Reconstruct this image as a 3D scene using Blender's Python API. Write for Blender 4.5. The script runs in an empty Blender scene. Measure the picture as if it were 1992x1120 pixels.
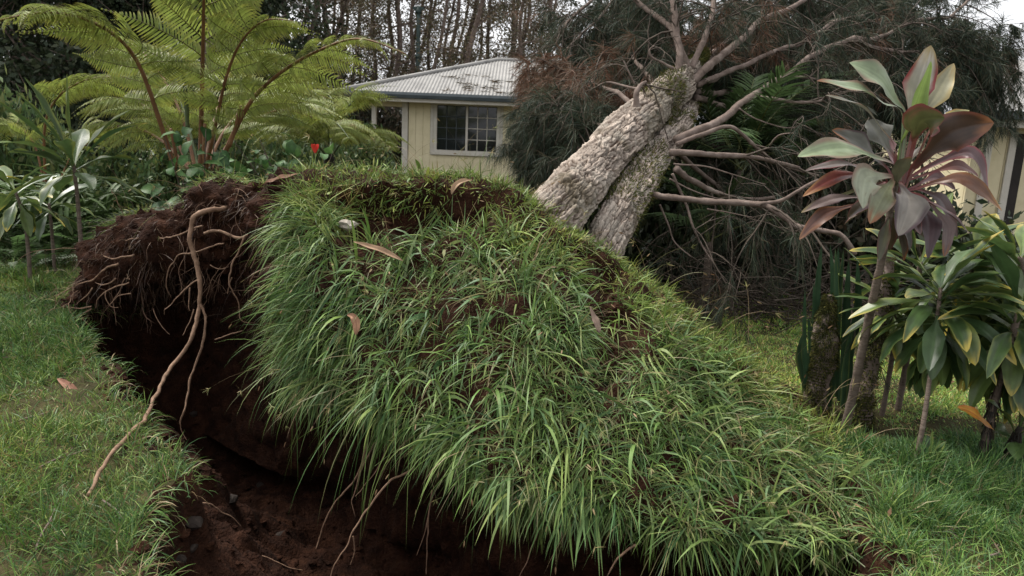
import bpy, math, random
import numpy as np
from mathutils import Vector, Matrix

random.seed(7)
RNG = np.random.default_rng(7)
S = bpy.context.scene
COL = S.collection

# ------------------------------------------------------------------ camera
FPX, CX, CY = 1438.7, 996.0, 560.0           # focal length in photo pixels, photo centre
PITCH, ROLL = math.radians(11.8), math.radians(2.3)
EYE = np.array([0.0, 0.0, 1.6])
_F = np.array([0, math.cos(PITCH), -math.sin(PITCH)])
_R0 = np.array([1.0, 0, 0]); _U0 = np.array([0, math.sin(PITCH), math.cos(PITCH)])
_R = math.cos(ROLL) * _R0 + math.sin(ROLL) * _U0
_U = math.cos(ROLL) * _U0 - math.sin(ROLL) * _R0
cam_d = bpy.data.cameras.new('camera'); cam = bpy.data.objects.new('camera', cam_d); COL.objects.link(cam)
cam_d.sensor_width = 36; cam_d.lens = 36 * FPX / 1992; cam_d.clip_start = 0.05; cam_d.clip_end = 500
m = Matrix.Identity(4)
for i in range(3):
    m[i][0] = _R[i]; m[i][1] = _U[i]; m[i][2] = -_F[i]; m[i][3] = EYE[i]
cam.matrix_world = m
cam_d.dof.use_dof = True; cam_d.dof.focus_distance = 3.9; cam_d.dof.aperture_fstop = 5.0
S.camera = cam

# ------------------------------------------------------------------ world, sun, exposure
SUN_EL, SUN_AZ = math.radians(58), math.radians(305)     # azimuth: from north (+Y) clockwise
w = bpy.data.worlds.new('World'); S.world = w; w.use_nodes = True
nt = w.node_tree; nt.nodes.clear()
sky = nt.nodes.new('ShaderNodeTexSky'); sky.sky_type = 'NISHITA'; sky.sun_disc = False
sky.sun_elevation = SUN_EL; sky.sun_rotation = SUN_AZ; sky.dust_density = 4.0; sky.air_density = 1.0
bg1 = nt.nodes.new('ShaderNodeBackground'); bg1.inputs[1].default_value = 0.05
bg2 = nt.nodes.new('ShaderNodeBackground'); bg2.inputs[0].default_value = (0.88, 0.89, 0.92, 1); bg2.inputs[1].default_value = 0.47
addb = nt.nodes.new('ShaderNodeAddShader'); wo = nt.nodes.new('ShaderNodeOutputWorld')
hs = nt.nodes.new('ShaderNodeHueSaturation'); hs.inputs['Saturation'].default_value = 0.15     # veiled by an even cloud layer
nt.links.new(sky.outputs[0], hs.inputs['Color']); nt.links.new(hs.outputs[0], bg1.inputs[0])
nt.links.new(bg1.outputs[0], addb.inputs[0]); nt.links.new(bg2.outputs[0], addb.inputs[1]); nt.links.new(addb.outputs[0], wo.inputs[0])
sun_d = bpy.data.lights.new('sun', 'SUN'); sun_d.energy = 2.2; sun_d.angle = math.radians(20); sun_d.color = (1.0, 0.95, 0.87)
sun = bpy.data.objects.new('sun', sun_d); COL.objects.link(sun)
_sd = Vector((math.sin(SUN_AZ) * math.cos(SUN_EL), math.cos(SUN_AZ) * math.cos(SUN_EL), math.sin(SUN_EL)))
sun.rotation_euler = _sd.to_track_quat('Z', 'Y').to_euler()
S.view_settings.view_transform = 'Standard'; S.view_settings.look = 'None'
S.view_settings.exposure = 1.12; S.view_settings.gamma = 1.0; S.view_settings.use_curve_mapping = False
S.render.engine = 'CYCLES'
S.cycles.use_denoising = True
S.cycles.max_bounces = 6; S.cycles.diffuse_bounces = 4; S.cycles.glossy_bounces = 2; S.cycles.transmission_bounces = 4
S.cycles.sample_clamp_indirect = 4.0

# ------------------------------------------------------------------ helpers
def ray(px, py):
    return _F + _R * ((px - CX) / FPX) + _U * ((CY - py) / FPX)
def P(px, py, Y):
    d = ray(px, py); return EYE + d * (Y / d[1])
def G(px, py, z=0.0):
    d = ray(px, py); return EYE + d * ((z - EYE[2]) / d[2])
def to_px(V):
    d = V - EYE; f = d @ _F
    return CX + FPX * (d @ _R) / f, CY - FPX * (d @ _U) / f
def nrm(v):
    v = np.asarray(v, float); return v / np.maximum(np.linalg.norm(v, axis=-1, keepdims=True), 1e-9)
def ss(a, b, x):
    t = np.clip((x - a) / (b - a), 0, 1); return t * t * (3 - 2 * t)
def _h(i, j, k, s):
    n = (i.astype(np.int64) * 374761393 + j.astype(np.int64) * 668265263 + k.astype(np.int64) * 2147483647 + s * 1274126177) & 0xffffffff
    n = ((n ^ (n >> 13)) * 1274126177) & 0xffffffff
    n = ((n ^ (n >> 16)) * 2246822519) & 0xffffffff
    return (n & 0xffffff) / float(0xffffff)
def vnoise(V, sc, seed=0):
    p = np.asarray(V, float) * sc; i = np.floor(p).astype(np.int64); f = p - i; f = f * f * (3 - 2 * f)
    r = 0
    for a in (0, 1):
        for b in (0, 1):
            for c in (0, 1):
                wgt = (f[..., 0] if a else 1 - f[..., 0]) * (f[..., 1] if b else 1 - f[..., 1]) * (f[..., 2] if c else 1 - f[..., 2])
                r = r + wgt * _h(i[..., 0] + a, i[..., 1] + b, i[..., 2] + c, seed)
    return r * 2 - 1
def fbm(V, sc, oct=4, seed=0, gain=.5):
    r = 0; a = 1.0
    for o in range(oct):
        r = r + a * vnoise(V, sc * 2 ** o, seed + o * 17); a *= gain
    return r
def catmull(A, n, axis=0):
    A = np.moveaxis(np.asarray(A, float), axis, 0); m_ = len(A)
    t = np.linspace(0, m_ - 1, n); i = np.minimum(t.astype(int), m_ - 2); f = (t - i).reshape((-1,) + (1,) * (A.ndim - 1))
    p0 = A[np.maximum(i - 1, 0)]; p1 = A[i]; p2 = A[i + 1]; p3 = A[np.minimum(i + 2, m_ - 1)]
    r = .5 * ((2 * p1) + (-p0 + p2) * f + (2 * p0 - 5 * p1 + 4 * p2 - p3) * f ** 2 + (-p0 + 3 * p1 - 3 * p2 + p3) * f ** 3)
    return np.moveaxis(r, 0, axis)

class Acc:
    """collects vertices, quads, triangles and a vertex colour for ONE mesh"""
    def __init__(s): s.V = []; s.Q = []; s.T = []; s.C = []; s.n = 0
    def add(s, V, Q=None, T=None, C=None):
        V = np.asarray(V, float).reshape(-1, 3)
        if Q is not None and len(Q): s.Q.append(np.asarray(Q, np.int64).reshape(-1, 4) + s.n)
        if T is not None and len(T): s.T.append(np.asarray(T, np.int64).reshape(-1, 3) + s.n)
        c = np.ones((len(V), 3)) * .5 if C is None else np.broadcast_to(np.asarray(C, float), (len(V), 3))
        s.C.append(c); s.V.append(V); s.n += len(V)
    def mesh(s, name, mat=None, smooth=True, origin=(0, 0, 0)):
        V = np.concatenate(s.V) - np.asarray(origin, float)
        Q = np.concatenate(s.Q) if s.Q else np.zeros((0, 4), np.int64); T = np.concatenate(s.T) if s.T else np.zeros((0, 3), np.int64)
        me = bpy.data.meshes.new(name)
        me.vertices.add(len(V)); me.vertices.foreach_set('co', V.astype(np.float32).ravel())
        nl = len(Q) * 4 + len(T) * 3
        me.loops.add(nl); me.loops.foreach_set('vertex_index', np.concatenate([Q.ravel(), T.ravel()]).astype(np.int32))
        me.polygons.add(len(Q) + len(T))
        st = np.concatenate([np.arange(len(Q)) * 4, len(Q) * 4 + np.arange(len(T)) * 3]).astype(np.int32)
        me.polygons.foreach_set('loop_start', st)
        me.update(calc_edges=True)
        me.polygons.foreach_set('use_smooth', np.full(len(Q) + len(T), smooth))
        C = np.concatenate(s.C); ca = me.color_attributes.new('col', 'FLOAT_COLOR', 'POINT')
        ca.data.foreach_set('color', np.concatenate([C, np.ones((len(C), 1))], 1).astype(np.float32).ravel())
        if mat: me.materials.append(mat)
        me.validate()
        return me
    def obj(s, name, mat, parent=None, origin=(0, 0, 0), smooth=True):
        return link(name, s.mesh(name, mat, smooth, origin), parent)
def link(name, data, parent=None, loc=None, mat4=None):
    o = bpy.data.objects.new(name, data); COL.objects.link(o)
    if parent is not None: o.parent = parent
    if loc is not None: o.location = loc
    if mat4 is not None: o.matrix_local = mat4
    return o
def tag(o, label, cat, group=None, kind=None):
    o['label'] = label; o['category'] = cat
    if group: o['group'] = group
    if kind: o['kind'] = kind
    return o
def thing(name, label, cat, loc=(0, 0, 0), group=None):
    o = bpy.data.objects.new(name, None); COL.objects.link(o); o.location = [float(x) for x in loc]; o.empty_display_size = .1
    return tag(o, label, cat, group)
def struct(o): o['kind'] = 'structure'; return o
def copy_tree(o, parent=None):
    c = o.copy(); COL.objects.link(c)
    if parent is not None: c.parent = parent
    for ch in list(o.children): copy_tree(ch, c)
    return c

def grid_faces(nu, nv, wrap_v=False):
    i = np.arange(nu - 1)[:, None]; j = np.arange(nv if wrap_v else nv - 1)[None, :]
    j2 = (j + 1) % nv
    return np.stack([i * nv + j + 0 * j2, (i + 1) * nv + j, (i + 1) * nv + j2, i * nv + j2], -1).reshape(-1, 4)
def frames(pts):
    pts = np.asarray(pts, float); t = nrm(np.gradient(pts, axis=0))
    ref = np.array([0, 0, 1.0]) if abs(t[0][2]) < .9 else np.array([0, 1.0, 0])
    n = nrm(np.cross(t[0], ref)); N = []
    for k in range(len(pts)):
        n = nrm(n - t[k] * (n @ t[k])); N.append(n)
    N = np.array(N); return t, N, np.cross(t, N)
def tube(acc, pts, rad, sides=6, col=(.5, .5, .5), cap=True, wob=0.0, seed=0):
    pts = np.asarray(pts, float); rad = np.broadcast_to(np.asarray(rad, float), (len(pts),))
    t, N, B = frames(pts); a = np.linspace(0, 2 * math.pi, sides, endpoint=False)
    V = pts[:, None] + rad[:, None, None] * (np.cos(a)[None, :, None] * N[:, None] + np.sin(a)[None, :, None] * B[:, None])
    if wob:
        d = V - pts[:, None]; V = pts[:, None] + d * (1 + wob * fbm(V, 1.0 / max(rad.max() * 1.3, .004), 3, seed)[..., None])
    T = []; n = len(pts) * sides; V = V.reshape(-1, 3)
    if cap:
        V = np.concatenate([V, pts[:1], pts[-1:]]); k = np.arange(sides); k2 = (k + 1) % sides
        T = np.concatenate([np.stack([np.full(sides, n), k, k2], 1), np.stack([np.full(sides, n + 1), n - sides + k2, n - sides + k], 1)])
    Q = grid_faces(len(pts), sides, True)
    acc.add(V, Q, T, col)
def box(acc, lo, hi, col=(.5, .5, .5), M=None):
    lo = np.asarray(lo, float); hi = np.asarray(hi, float)
    V = np.array([[(lo, hi)[x][0], (lo, hi)[y][1], (lo, hi)[z][2]] for x in (0, 1) for y in (0, 1) for z in (0, 1)])
    if M is not None: V = V @ M[:3, :3].T + M[:3, 3]
    acc.add(V, [[0, 1, 3, 2], [4, 6, 7, 5], [0, 4, 5, 1], [2, 3, 7, 6], [0, 2, 6, 4], [1, 5, 7, 3]], None, col)
def strips(acc, Pn, W, side, C):
    """ribbons: Pn (N,K,3), W (K,)*(N,), side (N,3), C (N,3) or (N,K,3); the last row is a point"""
    N, K, _ = Pn.shape; W = np.broadcast_to(W, (N, K))
    if side.ndim == 2: side = np.broadcast_to(side[:, None], Pn.shape)
    a = Pn[:, :-1] - side[:, :-1] * W[:, :-1, None]; b = Pn[:, :-1] + side[:, :-1] * W[:, :-1, None]
    V = np.concatenate([np.stack([a, b], 2).reshape(N, 2 * (K - 1), 3), Pn[:, -1:]], 1)
    if C.ndim == 2: Cv = np.broadcast_to(C[:, None], V.shape)
    else: Cv = np.concatenate([np.repeat(C[:, :-1], 2, 1), C[:, -1:]], 1)
    base = np.arange(N)[:, None] * (2 * K - 1)
    Q = [np.stack([base[:, 0] + 2 * k, base[:, 0] + 2 * k + 1, base[:, 0] + 2 * k + 3, base[:, 0] + 2 * k + 2], 1) for k in range(K - 2)]
    T = np.stack([base[:, 0] + 2 * K - 4, base[:, 0] + 2 * K - 3, base[:, 0] + 2 * K - 2], 1)
    acc.add(V.reshape(-1, 3), np.concatenate(Q) if Q else None, T, Cv.reshape(-1, 3))
def grow(base, d0, L, g, nrml, K):
    d = nrm(d0); p = base; out = [p]; seg = (L / (K - 1))[:, None]
    g = np.broadcast_to(np.asarray(g, float), (len(base),))[:, None]
    for k in range(K - 1):
        d = nrm(d + g * np.array([0, 0, -1.0]) * (.5 + k / (K - 1)))
        pen = (d * nrml).sum(1, keepdims=True); d = nrm(d - np.minimum(pen - .03, 0) * nrml)
        p = p + d * seg; out.append(p)
    return np.stack(out, 1)
def rot_to(x, zhint):
    """3x3 with columns x, y, z (numpy)"""
    x = nrm(x); y = nrm(np.cross(zhint, x)); z = np.cross(x, y); return np.stack([x, y, z], 1)
def mat4(R3, loc, s=1.0):
    M = Matrix.Identity(4); s = np.broadcast_to(np.asarray(s, float), (3,))
    for i in range(3):
        for j in range(3): M[i][j] = float(R3[i, j] * s[j])
        M[i][3] = float(loc[i])
    return M
def pick(pal, n, p=None):
    pal = np.asarray(pal, float); return pal[RNG.choice(len(pal), n, p=p)]

# ------------------------------------------------------------------ materials
def mat_base(name):
    mt = bpy.data.materials.new(name); mt.use_nodes = True; n = mt.node_tree.nodes; return mt, n, mt.node_tree.links, n['Principled BSDF'], n['Material Output']
def veg(name, trans=.3, rough=.5, spec=.3, rand=.25, vein=0.0):
    mt, n, l, b, o = mat_base(name)
    a = n.new('ShaderNodeAttribute'); a.attribute_name = 'col'
    h = n.new('ShaderNodeHueSaturation'); oi = n.new('ShaderNodeObjectInfo')
    r = n.new('ShaderNodeMapRange'); r.inputs['To Min'].default_value = 1 - rand; r.inputs['To Max'].default_value = 1 + rand
    l.new(oi.outputs['Random'], r.inputs['Value']); l.new(r.outputs[0], h.inputs['Value']); l.new(a.outputs['Color'], h.inputs['Color'])
    tc = n.new('ShaderNodeTexCoord'); nz = n.new('ShaderNodeTexNoise'); nz.inputs['Scale'].default_value = 14; nz.inputs['Detail'].default_value = 4
    l.new(tc.outputs['Object'], nz.inputs['Vector'])
    mr = n.new('ShaderNodeMapRange'); mr.inputs['From Min'].default_value = .3; mr.inputs['From Max'].default_value = .7; mr.inputs['To Min'].default_value = .78; mr.inputs['To Max'].default_value = 1.2
    l.new(nz.outputs['Fac'], mr.inputs['Value'])
    mx = n.new('ShaderNodeVectorMath'); mx.operation = 'SCALE'; l.new(h.outputs[0], mx.inputs[0]); l.new(mr.outputs[0], mx.inputs['Scale'])
    b.inputs['Roughness'].default_value = rough; b.inputs['Specular IOR Level'].default_value = spec
    l.new(mx.outputs[0], b.inputs['Base Color'])
    t = n.new('ShaderNodeBsdfTranslucent'); l.new(mx.outputs[0], t.inputs['Color'])
    ms = n.new('ShaderNodeMixShader'); ms.inputs[0].default_value = trans
    l.new(b.outputs[0], ms.inputs[1]); l.new(t.outputs[0], ms.inputs[2]); l.new(ms.outputs[0], o.inputs['Surface'])
    return mt
def ramp(n, stops):
    r = n.new('ShaderNodeValToRGB'); e = r.color_ramp.elements
    while len(e) < len(stops): e.new(.5)
    for k, (p, c) in enumerate(stops): e[k].position = p; e[k].color = (*c, 1)
    return r
def noisy(name, stops, scale=6, detail=8, rough=.9, bump=.3, bscale=30, bdist=.02, spec=.3, coord='Object', stretch=(1, 1, 1), metal=0.0):
    mt, n, l, b, o = mat_base(name)
    tc = n.new('ShaderNodeTexCoord'); mp = n.new('ShaderNodeMapping'); mp.inputs['Scale'].default_value = stretch
    l.new(tc.outputs[coord], mp.inputs[0])
    nz = n.new('ShaderNodeTexNoise'); nz.inputs['Scale'].default_value = scale; nz.inputs['Detail'].default_value = detail; nz.inputs['Roughness'].default_value = .65
    l.new(mp.outputs[0], nz.inputs['Vector'])
    r = ramp(n, stops); l.new(nz.outputs['Fac'], r.inputs[0]); l.new(r.outputs[0], b.inputs['Base Color'])
    b.inputs['Roughness'].default_value = rough; b.inputs['Specular IOR Level'].default_value = spec; b.inputs['Metallic'].default_value = metal
    if bump:
        n2 = n.new('ShaderNodeTexNoise'); n2.inputs['Scale'].default_value = bscale; n2.inputs['Detail'].default_value = 6; l.new(mp.outputs[0], n2.inputs['Vector'])
        bp = n.new('ShaderNodeBump'); bp.inputs['Strength'].default_value = bump; bp.inputs['Distance'].default_value = bdist
        l.new(n2.outputs['Fac'], bp.inputs['Height']); l.new(bp.outputs[0], b.inputs['Normal'])
    return mt
M_soil = noisy('soil', [(.25, (.009, .0040, .0025)), (.5, (.025, .0098, .0052)), (.78, (.066, .028, .0150))], 9, 10, .95, .9, 55, .03, .12)
M_ground = noisy('ground_earth', [(.3, (.022, .020, .009)), (.5, (.045, .040, .017)), (.72, (.075, .062, .028))], 7, 8, .95, .6, 60, .02, .1)
M_path = noisy('path_gravel', [(.3, (.06, .045, .038)), (.7, (.13, .10, .085))], 12, 8, .9, .5, 80, .01)
M_bark = noisy('bark', [(.25, (.09, .07, .056)), (.42, (.22, .185, .155)), (.58, (.36, .315, .275)), (.8, (.50, .455, .41))], 11, 10, .92, .9, 60, .02, .15, stretch=(1, 1, 1))
def bark_attr(name):
    mt, n, l, b, o = mat_base(name); a = n.new('ShaderNodeAttribute'); a.attribute_name = 'col'; tc = n.new('ShaderNodeTexCoord'); nz = n.new('ShaderNodeTexNoise'); nz.inputs['Scale'].default_value = 28; nz.inputs['Detail'].default_value = 8
    l.new(tc.outputs['Object'], nz.inputs['Vector']); mr = n.new('ShaderNodeMapRange'); mr.inputs['From Min'].default_value = .3; mr.inputs['From Max'].default_value = .7; mr.inputs['To Min'].default_value = .6; mr.inputs['To Max'].default_value = 1.3; l.new(nz.outputs['Fac'], mr.inputs['Value'])
    mx = n.new('ShaderNodeVectorMath'); mx.operation = 'SCALE'; l.new(a.outputs['Color'], mx.inputs[0]); l.new(mr.outputs[0], mx.inputs['Scale']); l.new(mx.outputs[0], b.inputs['Base Color']); b.inputs['Roughness'].default_value = .92; b.inputs['Specular IOR Level'].default_value = .15
    bp = n.new('ShaderNodeBump'); bp.inputs['Strength'].default_value = .7; bp.inputs['Distance'].default_value = .015; l.new(nz.outputs['Fac'], bp.inputs['Height']); l.new(bp.outputs[0], b.inputs['Normal']); return mt
M_plate = bark_attr('plated_bark')
M_branch = noisy('branch_bark', [(.3, (.085, .062, .05)), (.55, (.17, .13, .11)), (.8, (.26, .22, .19))], 10, 6, .9, .4, 50, .01, .15)
M_twig = noisy('twig_bark', [(.3, (.035, .026, .020)), (.7, (.10, .078, .060))], 8, 3, .9, 0)
M_root = noisy('root_bark', [(.3, (.10, .058, .036)), (.55, (.20, .122, .078)), (.8, (.30, .20, .135))], 22, 6, .8, .5, 90, .006, .25)
M_froot = noisy('fine_root', [(.3, (.05, .026, .016)), (.7, (.13, .075, .046))], 10, 3, .9, 0)
M_stone = noisy('stone', [(.3, (.012, .008, .006)), (.6, (.030, .021, .016)), (.8, (.075, .058, .048))], 14, 8, .85, .5, 40, .01)
M_pale_stone = noisy('pale_stone', [(.3, (.2, .17, .14)), (.7, (.40, .36, .31))], 14, 8, .85, .5, 40, .01)
M_grass = veg('grass_blade', .14, .48, .25, 0)
M_leaf = veg('leaf', .25, .5, .28, .2)
M_ti = veg('ti_leaf', .22, .38, .42, .08)
M_fern = veg('fern_pinna', .42, .5, .3, .16)
M_needle = veg('needle', .2, .6, .2, 0)
M_stem = noisy('ti_stem', [(.3, (.075, .055, .042)), (.6, (.15, .115, .092)), (.8, (.22, .18, .15))], 9, 6, .9, .6, 40, .01, stretch=(1, 1, 4))
M_dstem = noisy('dark_stem', [(.3, (.012, .010, .008)), (.7, (.04, .032, .025))], 12, 6, .95, .6, 60, .01)
M_rachis = noisy('rachis', [(.3, (.10, .045, .02)), (.7, (.21, .10, .042))], 6, 4, .6, .2, 60, .005, .4)
M_grachis = noisy('green_rachis', [(.3, (.05, .075, .03)), (.7, (.10, .13, .05))], 6, 4, .6, .2, 60, .005, .4)
M_moss = veg('moss', .2, .9, .1, 0)
M_yellow = noisy('cream_paint', [(.25, (.50, .44, .27)), (.5, (.60, .53, .35)), (.75, (.66, .59, .40))], 3, 6, .75, .12, 60, .004)
M_trim = noisy('pale_trim', [(.3, (.44, .41, .35)), (.7, (.55, .52, .46))], 4, 5, .7, .1, 50, .004)
M_gutter = noisy('dark_gutter', [(.3, (.035, .045, .05)), (.7, (.06, .075, .08))], 6, 5, .5, .05, 40, .003, .4)
M_roof = noisy('weathered_roof', [(.25, (.15, .145, .14)), (.5, (.24, .235, .225)), (.8, (.31, .30, .285))], 1.6, 8, .62, .08, 30, .004, .4, metal=.2)
M_dark = noisy('dark_interior', [(.3, (.02, .018, .016)), (.7, (.035, .03, .027))], 3, 3, .9, 0)
M_pole = noisy('pole_paint', [(.3, (.03, .05, .045)), (.7, (.06, .085, .08))], 5, 4, .6, .1)
mt, n_, l_, b_, o_ = mat_base('window_glass'); M_glass = mt
b_.inputs['Base Color'].default_value = (.012, .014, .015, 1); b_.inputs['Roughness'].default_value = .06; b_.inputs['Specular IOR Level'].default_value = .5
M_red = noisy('red_petal', [(.3, (.5, .03, .02)), (.7, (.65, .06, .035))], 20, 3, .6, 0)
M_dry = veg('dry_leaf', .15, .7, .2, .1)

# ------------------------------------------------------------------ ground with the root pit
pit = np.array([G(150, 640)[:2], G(185, 700)[:2], G(250, 770)[:2], G(310, 840)[:2], G(372, 945)[:2], G(335, 1010)[:2], G(300, 1085)[:2],
                [-1.02, 2.2], [-.2, 1.85], [.9, 1.9], [1.5, 2.35], G(1735, 1062)[:2], G(1700, 1000)[:2], [1.35, 3.5], [.9, 4.1], [.1, 4.8], [-.7, 5.5], [-1.8, 6.3], [-2.8, 6.6], [-3.35, 6.1]])
def poly_sd(X, Y, poly):
    d = np.full(X.shape, 1e9); ins = np.zeros(X.shape, bool)
    for k in range(len(poly)):
        a = poly[k]; b = poly[(k + 1) % len(poly)]; e = b - a
        t = np.clip(((X - a[0]) * e[0] + (Y - a[1]) * e[1]) / (e @ e), 0, 1)
        d = np.minimum(d, np.hypot(X - a[0] - t * e[0], Y - a[1] - t * e[1]))
        c = ((a[1] > Y) != (b[1] > Y)) & (X < (b[0] - a[0]) * (Y - a[1]) / (b[1] - a[1] + 1e-12) + a[0]); ins ^= c
    return np.where(ins, d, -d)
def pit_sd(X, Y):
    V = np.stack([X, Y, 0 * X], -1); return poly_sd(X, Y, pit) + .12 * fbm(V, 2.2, 5, 5)
def ground_z(X, Y):
    V = np.stack([X, Y, 0 * X], -1); s = pit_sd(X, Y)
    near = ss(14, 9, Y) * ss(9, 6, np.abs(X))
    z = near * .035 * fbm(V, .9, 4, 1)
    z = z + .05 * np.exp(-(s / .16) ** 2) * (s < .05) * near
    dep = .34 * ss(.0, .12, s) + .75 * ss(.05, .9, s)
    lump = ss(.02, .25, s) * (.06 * fbm(V, 4, 4, 9) + .03 * fbm(V, 14, 3, 19))
    return z - dep + lump
xs = np.unique(np.concatenate([np.linspace(-160, -9, 24), np.linspace(-9, -4.4, 40), np.linspace(-4.4, 3.2, 270), np.linspace(3.2, 9, 50), np.linspace(9, 160, 24)]))
ys = np.unique(np.concatenate([np.linspace(-60, 1.2, 16), np.linspace(1.2, 7.2, 220), np.linspace(7.2, 16, 60), np.linspace(16, 220, 30)]))
X, Y = np.meshgrid(xs, ys, indexing='ij'); Z = ground_z(X, Y)
V = np.stack([X, Y, Z], -1).reshape(-1, 3); q = grid_faces(len(xs), len(ys))
sd = pit_sd(X, Y).reshape(-1)
a = Acc(); a.add(V, q)
gro = struct(a.obj('ground', M_ground))
gro.data.materials.append(M_soil)
cen = sd[q].mean(1); cz = Z.reshape(-1)[q].mean(1)
gro.data.polygons.foreach_set('material_index', (cen > -.02).astype(np.int32))
# path strip beyond the ferns
a = Acc(); px_ = np.linspace(-22, -4, 30); pw = .55
e1 = np.stack([px_, 19.6 + .25 * np.sin(px_ * .4), np.full(30, .006)], 1); e2 = e1 + np.array([0, 2.6, 0])
a.add(np.stack([e1, e2], 1), grid_faces(30, 2)); struct(a.obj('path', M_path))

# ------------------------------------------------------------------ uprooted mound (loft)
def off(p, dx, dy, dz): return p + np.array([dx, dy, dz])
def col_turf(pts):
    c = [P(*p) for p in pts]; cr = c[0]; lip = c[-1]
    return [np.array([cr[0] + .25, cr[1] + 1.3, -.12]), off(cr, .12, .55, -min(.3, max(cr[2], .02) * .4)), cr] + c[1:] + [off(lip, 0, .42, -.10), np.array([lip[0], lip[1] + .62, -1.0])]
def col_soil(pts):
    c = [P(*p) for p in pts]; cr = c[0]
    return [np.array([cr[0] - .1, cr[1] + 1.2, -.12]), off(cr, 0, .5, -max(cr[2], .02) * .35), cr] + c[1:]
MC = [
    col_soil([(118, 600, 6.15), (115, 612, 6.0), (116, 622, 5.95), (122, 632, 5.9), (132, 640, 5.9), (140, 650, 5.95), (150, 690, 5.9)]),
    col_soil([(225, 440, 6.0), (178, 500, 5.72), (146, 560, 5.62), (152, 605, 5.66), (200, 640, 6.2), (225, 680, 6.5), (225, 760, 6.4)]),
    col_soil([(325, 398, 5.7), (315, 445, 5.42), (300, 515, 5.55), (310, 575, 6.3), (325, 640, 6.9), (330, 720, 6.8), (330, 810, 6.1)]),
    col_soil([(432, 355, 5.35), (428, 395, 5.12), (428, 480, 5.24), (430, 555, 5.7), (432, 630, 6.2), (430, 730, 6.1), (430, 860, 5.5)]),
    col_soil([(520, 345, 5.1), (512, 398, 4.86), (515, 480, 4.86), (520, 570, 5.0), (528, 660, 5.15), (530, 740, 5.15), (540, 920, 4.95)]),
    col_turf([(622, 330, 4.92), (566, 405, 4.5), (545, 520, 4.25), (556, 625, 4.24), (592, 715, 4.28)]),
    col_turf([(770, 330, 4.75), (752, 425, 4.32), (728, 560, 3.95), (722, 690, 3.75), (742, 795, 3.66)]),
    col_turf([(930, 355, 4.6), (930, 458, 4.15), (915, 600, 3.75), (900, 750, 3.45), (905, 868, 3.35)]),
    col_turf([(1090, 430, 4.5), (1090, 522, 4.05), (1078, 650, 3.6), (1060, 820, 3.2), (1052, 965, 3.02)]),
    col_turf([(1235, 520, 4.35), (1235, 612, 3.92), (1232, 730, 3.45), (1230, 885, 3.08), (1232, 1025, 2.86)]),
    col_turf([(1385, 645, 4.2), (1385, 715, 3.84), (1385, 808, 3.42), (1385, 930, 3.06), (1385, 1055, 2.84)]),
    col_turf([(1530, 775, 3.98), (1530, 832, 3.68), (1530, 895, 3.32), (1530, 985, 3.05), (1535, 1070, 2.86)]),
    col_turf([(1665, 910, 3.62), (1665, 945, 3.43), (1668, 975, 3.22), (1672, 1015, 3.06), (1680, 1058, 2.9)]),
    col_turf([(1770, 985, 3.25), (1770, 1000, 3.18), (1770, 1012, 3.12), (1772, 1022, 3.06), (1775, 1040, 3.0)]),
]
MC = np.array(MC); NU, NV = 250, 150
MS = catmull(catmull(MC, NU, 0), NV, 1)
uu = np.linspace(0, len(MC) - 1, NU)[:, None] * np.ones((1, NV)); vv = np.linspace(0, MC.shape[1] - 1, NV)[None, :] * np.ones((NU, 1))
def gnorm(Sf):
    n = np.cross(np.gradient(Sf, axis=0), np.gradient(Sf, axis=1)); n = nrm(n); return n
MN = gnorm(MS)
if MN[120, 80, 1] > 0: MN = -MN
ppx, ppy = to_px(MS.reshape(-1, 3)); ppx = ppx.reshape(NU, NV); ppy = ppy.reshape(NU, NV)
nz_ = fbm(MS, 3.2, 4, 31)
turf = np.where(uu > 4.75 + .12 * nz_, ss(6.35, 6.05, vv + .12 * nz_), ss(2.35, 2.1, vv + .12 * nz_))
bare = np.zeros_like(turf)
for (cx, cy, rx, ry, dent) in ((760, 402, 125, 56, .20), (700, 440, 62, 34, .06), (865, 398, 95, 40, .12), (930, 416, 50, 22, .05), (1160, 535, 52, 105, .08), (1185, 665, 58, 82, .08), (1735, 1000, 75, 42, .1), (1195, 735, 26, 32, .04)):
    e = ((ppx - cx) / rx) ** 2 + ((ppy - cy) / ry) ** 2; b_e = ss(1.25, .7, e + .35 * nz_) * ss(2.1, 2.35, vv) * (vv < 6.3)
    bare = np.maximum(bare, b_e); MS = MS - MN * (dent * b_e)[..., None]
soilm = 1 - turf * (1 - bare)
disp = .085 * fbm(MS, 1.9, 3, 41) + soilm * (.075 * fbm(MS, 5, 4, 51) + .045 * fbm(MS, 15, 4, 61)) + .012 * fbm(MS, 16, 2, 71)
MS = MS + MN * disp[..., None]
MN = gnorm(MS)
if MN[120, 80, 1] > 0: MN = -MN
mound_loc = np.array([.2, 4.3, -.5])
mound = thing('uprooted_earth_mound', 'large mound of torn-up earth covered in long draping green grass', 'mound', mound_loc)
a = Acc(); a.add(MS.reshape(-1, 3), grid_faces(NU, NV)); soil_o = a.obj('soil', M_soil, mound, mound_loc)
soil_o['label'] = 'dark reddish brown soil torn from the ground'

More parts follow.
